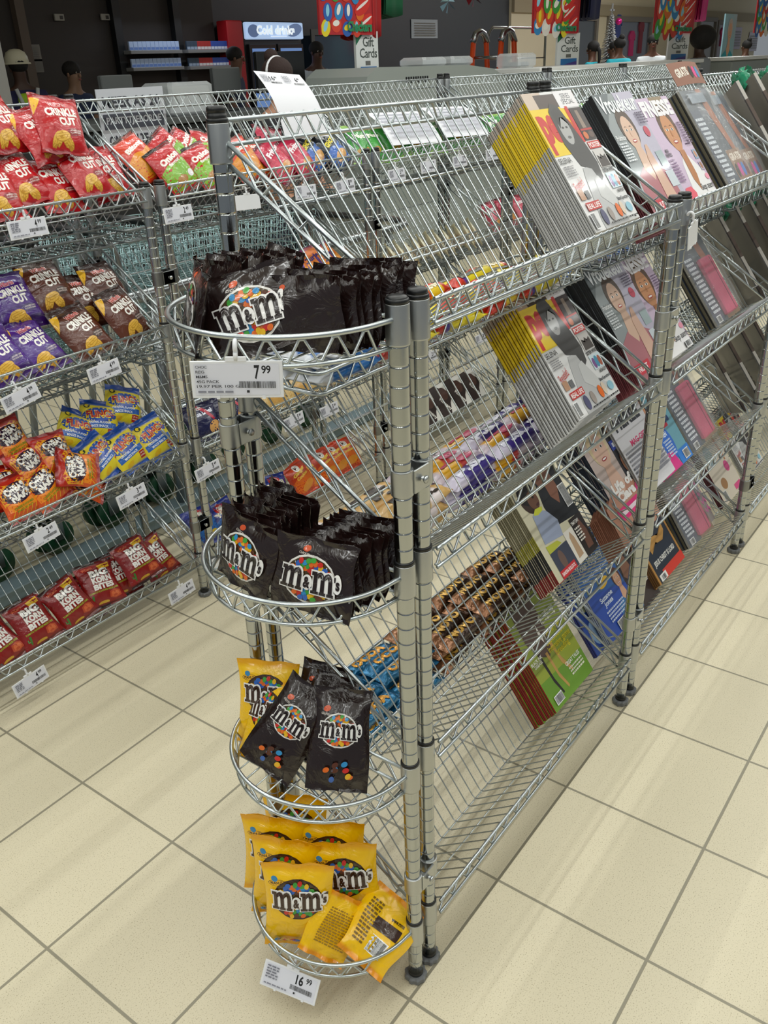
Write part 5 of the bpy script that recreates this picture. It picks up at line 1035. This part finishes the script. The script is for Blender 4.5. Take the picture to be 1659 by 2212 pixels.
def hanging(x, y, z, n, w_, h_, c, name, lab, dx=.03):
    m = mat('cloth_' + c.strip('#'), c, .8)
    for i in range(n):
        mb = MB(); vs = []; K = 8
        for j in range(7):
            for k in range(K + 1): u = k / K * 2 - 1; zz = -j / 6 * h_; vs.append((u * w_ / 2 * (1 + .04 * sin(j)), .012 * sin(3 * u + i) + .004 * j, zz + (.02 * u * u if j == 6 else 0)))
        b = [(v[0], v[1] + .018, v[2]) for v in vs]; n1 = len(vs)
        f = [(j*(K+1)+k, (j+1)*(K+1)+k, (j+1)*(K+1)+k+1, j*(K+1)+k+1) for j in range(6) for k in range(K)]
        mb.add(vs + b, f + [tuple(q + n1 for q in t[::-1]) for t in f] + [(6*(K+1)+k, n1+6*(K+1)+k, n1+6*(K+1)+k+1, 6*(K+1)+k+1) for k in range(K)], m)
        mb.tube([(0, .01, -.01), (0, .01, .05), (.01, .01, .07)], .003, STEEL, 6)
        o = mb.build(name); o.location = (x + i * dx, y + i * .07, z); o.rotation_euler = (0, 0, radians(8)); tag(o, lab, 'bag', lab)
banner(5.00, 4.0, 1.675, .64, 'large candy photo banner with Checkers writing above the nearest gift card sign')
banner(8.38, 4.0, 1.69, 1.00, 'candy photo banner in the middle beside the hanging navy bags')
banner(11.70, 4.0, 1.70, 1.40, 'candy photo banner right of middle beside the hanging pink bags')
banner(15.85, 4.0, 1.71, 1.42, 'candy photo banner at the right edge')
hanging(5.42, 4.02, 2.45, 6, .16, .80, '#a8191c', 'red_reusable_bag', 'red bag hanging behind the nearest candy banner', .018)
hanging(6.05, 4.3, 2.40, 6, .32, .58, '#0f5a38', 'green_reusable_bag', 'dark green bag hanging right of the nearest candy banner', .045)
hanging(9.55, 4.1, 2.45, 4, .40, .62, '#1f2348', 'navy_reusable_bag', 'navy bag hanging right of the middle candy banner', .05)
hanging(13.1, 4.1, 2.50, 4, .45, .65, '#c22a76', 'pink_reusable_bag', 'pink bag hanging right of the third candy banner', .05)
hanging(9.0, 4.05, 2.5, 4, .16, .82, '#a8191c', 'red_reusable_bag', 'red bag hanging behind the middle candy banner', .02)
hanging(12.5, 4.05, 2.5, 4, .2, .82, '#a8191c', 'red_reusable_bag', 'red bag hanging behind the third candy banner', .02)
def gift_stand(x, w_, lab):
    t = empty('gift_card_stand', (x, 4.03, 0), 0, lab, 'sign'); h_ = .34
    mb = MB(); mb.box((-w_/2, 0, 1.36), (w_/2, .02, 1.36 + h_), matte, '#dfe2e0')
    decals(mb, lambda X, Z, l: (X, -l, 1.36 + Z), [('p', [(-w_*.5, h_), (-w_*.1, h_), (-w_*.5, h_*.72)], '#1f6a4a'), ('t', 'Gift\nCards', w_*.05, h_*.68, w_*.78, h_*.42, 0, '#4a524e', .01), ('r', -w_*.33, .03, w_*.4, .10, '#2a6fb0'), ('p', [(-w_*.33, .03), (w_*.4, .03), (w_*.4, .075), (w_*.0, .055)], '#4a3a8a'), ('r', -w_*.1, .11, w_*.12, .14, '#6a6a66')], matte, lift=.001, step=.0003); mb.build('sign_panel', t)
    mb = MB(); mb.box((-w_*.3, 0, 0), (w_*.3, .02, 1.36), LG, bevel=.002); mb.box((-w_*.5, -.1, 0), (w_*.5, .14, .03), LG, bevel=.004); mb.build('stand', t)
gift_stand(5.27, .28, 'white gift cards sign below the nearest candy banner')
gift_stand(8.75, .52, 'white gift cards sign below the middle candy banner')
gift_stand(12.0, .75, 'white gift cards sign below the third candy banner')
# ladder, trolley cage, wrapped boxes
ld = empty('folding_ladder', (8.2, 4.6, 0), 0, 'orange folding ladder standing behind the checkouts', 'ladder'); ORM = mat('orange_rail', '#e8521e', .4)
for nm, xb, xt_ in (('front_frame', -.06, .14), ('rear_frame', .60, .40)):
    mb = MB()
    for y_ in (0, .34): mb.tube([(xb, y_, 0), (xt_, y_, 1.68)], .032, ORM, 6)
    for k in range(6): u = (.2 + k * .26) / 1.68; mb.tube([(xb + (xt_ - xb) * u, 0, .2 + k * .26), (xb + (xt_ - xb) * u, .34, .2 + k * .26)], .015, STEEL, 8)
    mb.build(nm, ld)
for y_ in (0, .34):
    mb = MB(); mb.tube([(.12, y_, 1.64), (.19, y_, 1.73), (.27, y_, 1.75), (.35, y_, 1.73), (.42, y_, 1.64)], .035, STEEL, 8); mb.build('hinge', ld)
ca = empty('roll_cage', (8.9, 5.1, 0), 0, 'steel roll cage with horizontal bars behind the orange ladder', 'cage')
mb = MB(); mb.tube([(0, 0, .1), (0, 0, 1.68), (.05, 0, 1.76), (.12, 0, 1.80), (1.3, 0, 1.80), (1.4, 0, 1.74), (1.42, 0, .1)], .016, STEEL, 8)
for k in range(7): mb.tube([(0, 0, .4 + k * .18), (1.42, 0, .4 + k * .18)], .009, STEEL, 6)
mb.build('side_frame', ca); mb = MB(); mb.box((0, 0, 0), (1.42, .6, .12), STEEL); mb.build('base', ca)
for x, lab in ((5.45, 'crumpled clear plastic bundle on the rounded grey counter, left one'), (5.85, 'clear wrapped parcel on the rounded grey counter, right one'), (6.95, 'clear wrapped parcel on the next grey counter')):
    mb = MB(); mb.box((0, 0, 0), (.32, .25, .07 if x < 6.5 else .12), PLB, bevel=.02); mb.box((.04, .04, .01), (.26, .2, .05), mat('pale_casing', '#a9acac', .5), bevel=.01); o = mb.build('wrapped_parcel'); o.location = (x, 3.62, 1.44 if x < 6.5 else 1.40); tag(o, lab, 'parcel')
# silver christmas tree with pink baubles
xt = empty('christmas_tree', (16.6, 7.0, 0), 0, 'silver tinsel christmas tree with a pink bauble at the top', 'christmas tree'); TIN = mat('tinsel', '#b9bcc0', .35, .7, bump=1, bscale=90); r = random.Random(2)
mb = MB()
for i in range(420):
    z = .4 + 1.75 * (i / 420); R0 = .42 * (1 - (z - .4) / 1.95); a = i * 2.4; d = Vector((cos(a), sin(a), -.25 + r.uniform(-.2, .2))).normalized(); e = d * R0
    mb.tube([(0, 0, z), (e.x, e.y, z + e.z)], [.022, .006], TIN, 4)
mb.build('branches', xt); mb = MB(); mb.tube([(0, 0, 0), (0, 0, 2.2)], .02, STEEL, 8); mb.build('trunk', xt)
mb = MB(); mb.ball((.10, -.1, 2.03), .06, mat('pink_bauble', '#d8288a', .15, .6)); mb.build('bauble', xt)
mb = MB(); mb.box((-.02, -.01, 2.1), (.02, .01, 2.32), TIN); mb.box((-.09, -.01, 2.2), (.09, .01, 2.23), TIN); mb.build('star', xt)
# doorways and shop windows in the cream wall
GREYF = mat('door_frame_grey', '#77716a', .6)
for i, (x0, x1, z0, z1, c) in enumerate(((17.55, 18.45, 0, 2.12, '#4a4f55'), (19.2, 21.4, .9, 2.12, '#5a5f6c'), (24.8, 26.0, 0, 2.18, '#6a675f'), (26.3, 27.3, .9, 2.12, '#6b5a64')), 1):
    o = struct(f'door_{i}' if z0 == 0 else f'window_{i+1}', (x0, 8.16, z0), (x1, 8.19, z1), mat('opening_' + str(i), c, .2))
    mb = MB()
    for a, b in (((x0 - .1, 8.12, z0), (x0, 8.2, z1 + .1)), ((x1, 8.12, z0), (x1 + .1, 8.2, z1 + .1)), ((x0, 8.12, z1), (x1, 8.2, z1 + .1))): mb.box(a, b, GREYF)
    mb.build('door_frame' if z0 == 0 else 'window_frame', o)
for i, (x, z, w_, h_, c, lab) in enumerate(((19.6, 1.70, .4, .55, '#3a4a8a', 'blue garment in the far shop window'), (20.4, 1.45, .35, .5, '#b8286a', 'pink garment in the far shop window'), (20.9, 1.5, .3, .7, '#7a2a3a', 'dark red garment in the far shop window'), (26.7, 1.6, .4, .45, '#c22a6a', 'pink garment in the far right shop window'))):
    mb = MB(); mb.add([(-w_*.5, 0, h_*.8), (-w_*.2, 0, h_), (w_*.2, 0, h_), (w_*.5, 0, h_*.8), (w_*.42, 0, h_*.62), (w_*.3, 0, h_*.7), (w_*.3, 0, 0), (-w_*.3, 0, 0), (-w_*.3, 0, h_*.7), (-w_*.42, 0, h_*.62)], [tuple(range(10))], matte, c, False)
    v2 = [(a, .03, b) for a, _, b in mb.v]; mb.add(v2, [tuple(range(9, -1, -1))], matte, c, False); mb.add(mb.v[:20], [(i_, (i_+1) % 10, 10 + (i_+1) % 10, 10 + i_) for i_ in range(10)], matte, c, False)
    o = mb.build('garment'); o.location = (x, 8.131, z); tag(o, lab, 'garment')

# ------------------------------------------------------------------ people
def skin_obj(name, verts, edges, m, parent, sub=2, root=0):
    me = bpy.data.meshes.new(name); bm = bmesh.new(); sk = bm.verts.layers.skin.verify(); bv = []
    for i, (p, r) in enumerate(verts):
        v = bm.verts.new(p); bv.append(v); rr = r if isinstance(r, tuple) else (r, r); v[sk].radius = rr; v[sk].use_root = (i == root)
    for a, b in edges: bm.edges.new((bv[a], bv[b]))
    bm.to_mesh(me); bm.free(); me.materials.append(m)
    o = bpy.data.objects.new(name, me); COL.objects.link(o); o.parent = parent
    s_ = o.modifiers.new('skin', 'SKIN'); s_.use_smooth_shade = True; b = o.modifiers.new('sub', 'SUBSURF'); b.levels = sub; b.render_levels = sub
    return o
def person(x, y, h_, rz, skin_c, shirt_c, hair_c, lab, hair='short', trousers='#1f2430', helmet=False, vest=False, lean=0, reach=0.0):
    t = empty('person', (x, y, 0), radians(rz), lab, 'person'); k = h_ / 1.70; L_ = lean
    sk = mat('skin_' + skin_c.strip('#'), skin_c, .55); sh = mat('shirt_' + shirt_c.strip('#'), shirt_c, .8); tr = mat('trousers_' + trousers.strip('#'), trousers, .8)
    V = [((0, 0, .95), (.13, .10)), ((0, -.01 - L_*.5, 1.15), (.125, .09)), ((0, -.01 - L_, 1.36), (.15, .09)), ((0, -.01 - L_*1.2, 1.47), .052), ((0, -.02 - L_*1.3, 1.55), (.062, .075)), ((0, -.02 - L_*1.35, 1.64), (.070, .085))]
    E = [(0, 1), (1, 2), (2, 3), (3, 4), (4, 5)]
    for s_ in (-1, 1):
        b = len(V); V += [((s_*.17, -L_, 1.38), .052), ((s_*.23, -.01 - L_, 1.13), .040), ((s_*.21, -.12 - reach*.6 - L_, .98 + reach*.4), .031), ((s_*.20, -.19 - reach*.7 - L_, .97 + reach*.45), (.036, .018))]
        E += [(2, b), (b, b+1), (b+1, b+2), (b+2, b+3)]
        for f_ in range(4): V.append(((s_*.20 + (f_-1.5)*.017, -.265 - reach*.75 - L_ + abs(f_-1.5)*.006, .955 + reach*.45), .008)); E.append((b+3, len(V)-1))
        V.append(((s_*.165, -.215 - reach*.7 - L_, .965 + reach*.45), .009)); E.append((b+3, len(V)-1))
        b = len(V); V += [((s_*.09, 0, .86), .085), ((s_*.10, -.01, .50), .055), ((s_*.10, .02, .10), .036), ((s_*.10, -.12, .035), .034)]; E += [(0, b), (b, b+1), (b+1, b+2), (b+2, b+3)]
    V = [((p[0]*k, p[1]*k, p[2]*k), (tuple(q*k for q in r) if isinstance(r, tuple) else r*k)) for p, r in V]
    skin_obj('body', V, E, sk, t)
    hy = (-.02 - L_*1.35) * k; hz = 1.60 * k
    f = MB(); f.ball((0, 0, 0), .014*k, sk, sy=1.1, sz=1.6); f.build('nose', t, (0, hy - .085*k, hz - .01*k))
    for s_ in (-1, 1):
        f = MB(); f.ball((0, 0, 0), .0085*k, matte, '#b5aca4'); f.ball((0, -.008*k, 0), .005*k, matte, '#20160f'); f.build('eye', t, (s_*.030*k, hy - .074*k, hz + .018*k))
        f = MB(); f.ball((0, 0, 0), .016*k, sk, sx=.5, sz=1.5); f.build('ear', t, (s_*.072*k, hy, hz))
    f = MB(); f.ball((0, 0, 0), .018*k, matte, '#8a3f3a', sy=.5, sz=.4); f.build('mouth', t, (0, hy - .080*k, hz - .045*k))
    hm = mat('hair_' + hair_c.strip('#'), hair_c, .8, bump=.6, bscale=60); hb = MB()
    R0 = .088 if hair == 'short' else (.155 if hair == 'afro' else .094)
    hb.ball((0, hy + (.020 if hair != 'afro' else .035)*k, hz + (.048 if hair != 'afro' else .055)*k), R0*k, hm, n=18, k=12, sy=1.05, sz=.9)
    if hair == 'tail': hb.tube([(0, hy + .08*k, hz + .05*k), (0, hy + .125*k, hz - .02*k), (0, hy + .13*k, hz - .14*k), (0, hy + .12*k, hz - .26*k)], [.035*k, .032*k, .026*k, .010*k], hm, 10)
    if hair == 'bun': hb.ball((0, hy + .06*k, hz + .13*k), .045*k, hm)
    hb.build('hair', t)
    SV = [((0, 0, .93), (.145, .115)), ((0, -.01 - L_*.5, 1.15), (.14, .105)), ((0, -.01 - L_, 1.36), (.165, .103)), ((0, -.01 - L_*1.1, 1.43), (.075, .065))]; SE = [(0, 1), (1, 2), (2, 3)]
    for s_ in (-1, 1): b = len(SV); SV += [((s_*.18, -L_, 1.38), .062), ((s_*.225, -.01 - L_, 1.20), .055)]; SE += [(2, b), (b, b+1)]
    SV = [((p[0]*k, p[1]*k, p[2]*k), (tuple(q*k for q in r) if isinstance(r, tuple) else r*k)) for p, r in SV]
    skin_obj('shirt', SV, SE, sh, t)
    TV = [((0, 0, .95), (.145, .11))]; TE = []
    for s_ in (-1, 1): b = len(TV); TV += [((s_*.09, 0, .84), .098), ((s_*.10, -.01, .50), .070), ((s_*.10, .02, .11), .055)]; TE += [(0, b), (b, b+1), (b+1, b+2)]
    skin_obj('trousers', [((p[0]*k, p[1]*k, p[2]*k), (tuple(q*k for q in r) if isinstance(r, tuple) else r*k)) for p, r in TV], TE, tr, t)
    if helmet:
        q = MB(); q.lathe([(.125*k, 0), (.122*k, .012*k), (.108*k, .016*k), (.104*k, .06*k), (.085*k, .10*k), (.045*k, .125*k), (.001, .13*k)], mat('helmet_white', '#d8d2b8', .4), 20, (0, hy, hz + .045*k)); q.build('helmet', t)
    if vest:
        vm = mat('hi_vis', '#b5e02a', .6); rm = mat('reflective', '#d5d8d8', .35)
        VV = [((0, 0, .95), (.155, .125)), ((0, -.01, 1.15), (.15, .115)), ((0, -.01, 1.36), (.172, .112)), ((0, -.01, 1.42), (.10, .085))]
        skin_obj('safety_vest', [((p[0]*k, p[1]*k, p[2]*k), tuple(q*k for q in r)) for p, r in VV], [(0, 1), (1, 2), (2, 3)], vm, t)
        q = MB()
        for s_ in (-1, 1): q.tube([(s_*.10*k, .115*k, 1.44*k), (s_*.03*k, .165*k, 1.15*k), (s_*.03*k, .165*k, 1.0*k)], .018*k, rm, 6)
        q.build('reflective_strip', t)
    return t
person(4.42, 7.35, 1.64, 165, '#4a3226', '#2a2a55', '#141210', 'person in white helmet and yellow hi-vis vest at the left edge', helmet=True, vest=True)
person(4.90, 7.25, 1.58, 10, '#8a6a54', '#15264a', '#1a1512', 'person in dark blue top standing behind the kiosk counter at left')
person(8.30, 7.25, 1.72, -20, '#4a2f24', '#b9c3cf', '#120f0e', 'man in pale blue shirt leaning behind the black monitor near the fridge', lean=.16, reach=.2)
person(6.92, 7.2, 1.68, 30, '#6a4a38', '#2a3550', '#15110f', 'person in dark blue top half hidden beside the kiosk shelves', lean=.05)
hp = person(3.06, 2.95, 1.50, 0, '#a87a60', '#1a1a1e', '#2a1712', 'woman with dark hair and white headband behind the tall price sheet', hair='bun')
mb = MB(); mb.tube([(.079 * cos(a), .0, 1.448 + .077 * sin(a)) for a in [pi * t / 14 for t in range(15)]], .009, whitep, 8); mb.build('headband', hp)
person(13.7, 6.0, 1.66, 180, '#5a3c2c', '#1f9fb0', '#0f0d0d', 'woman in teal shirt with long ponytail seen from behind', hair='tail')
person(14.25, 5.8, 1.70, 150, '#5a3c2c', '#1f9fb0', '#0f0d0d', 'woman in teal shirt with tied up hair at the left of a pair', hair='bun')
person(14.75, 6.1, 1.66, 200, '#5a3c2c', '#1f9fb0', '#0f0d0d', 'woman in teal shirt facing away at the right of a pair')
person(14.35, 5.3, 1.72, -60, '#5a3a2a', '#d5dadd', '#120f0e', 'man in white shirt standing right of the teal shirted women')
person(11.45, 3.55, 1.68, 170, '#3f2a20', '#8a8f96', '#0f0c0b', 'person with large round dark afro hair seen from behind', hair='afro')
person(18.3, 5.0, 1.62, 160, '#5a3c2c', '#1f8fa8', '#0f0d0d', 'person in teal shirt with hair bun at the far right', hair='bun')
# poster with a face and the trading sign seen through the racks
mb = MB(); mb.box((-.28, 0, 0), (.28, .02, .75), matte, '#8fb8c4'); decals(mb, lambda X, Z, l: (X, -l, Z), portrait(0, .52, .26, '#d6a888', '#b9b4ae', '#1f9fb0'), matte, lift=.002, step=.0004); mb.tube([(0, .03, -1.2), (0, .03, .1)], .015, STEEL, 8); mb.box((-.15, -.1, -1.22), (.15, .15, -1.20), STEEL)
o = mb.build('face_poster'); o.location = (14.6, 4.2, 1.22); tag(o, 'poster of a smiling grey haired face on a stand at the right edge', 'poster')
mb = MB(); mb.box((-.12, 0, 0), (.12, .004, .20), matte, '#c9ccd2'); decals(mb, lambda X, Z, l: (X, -l, Z), [('t', 'MEER AS 20', 0, .165, .21, .030, 0, '#3a3c44', .04), ('r', -.11, .095, .11, .135, '#4a4c56'), ('t', 'PARTYTJIEBORDE', 0, .115, .20, .024, 0, '#d5d8de', .03), ('t', 'OM VAN TE KIES', 0, .065, .20, .028, 0, '#3a3c44', .04)] + lines(-.1, .1, .01, .045, 3, '#8a8c94', 3), matte, lift=.0008)
o = mb.build('party_sign'); o.location = (1.03, 1.66, 1.235); tag(o, 'grey sign with Afrikaans lettering hanging behind the top of the snack rack', 'sign')
# decorations hanging from the ceiling
for x, y, z, c, lab in ((9.5, 6.0, 2.12, '#a9d8f0', 'pale blue foil decoration hanging against the dark wall'), (10.1, 6.0, 2.2, '#8a1a2a', 'dark red foil decoration hanging beside the pale blue one')):
    mb = MB(); m_ = mat('foil_' + c.strip('#'), c, .2, .6); r = random.Random(4)
    for i in range(14): a = i * .9; mb.add([(0, 0, 0), (.14 * cos(a), .05 * sin(a * 2), .12 * sin(a)), (.12 * cos(a + .5), .04, .13 * sin(a + .5))], [(0, 1, 2)], m_, '#fff', False)
    mb.tube([(0, 0, 0), (0, 0, 1.25)], .002, STEEL, 4); o = mb.build('foil_decoration'); o.location = (x, y, z); tag(o, lab, 'decoration')
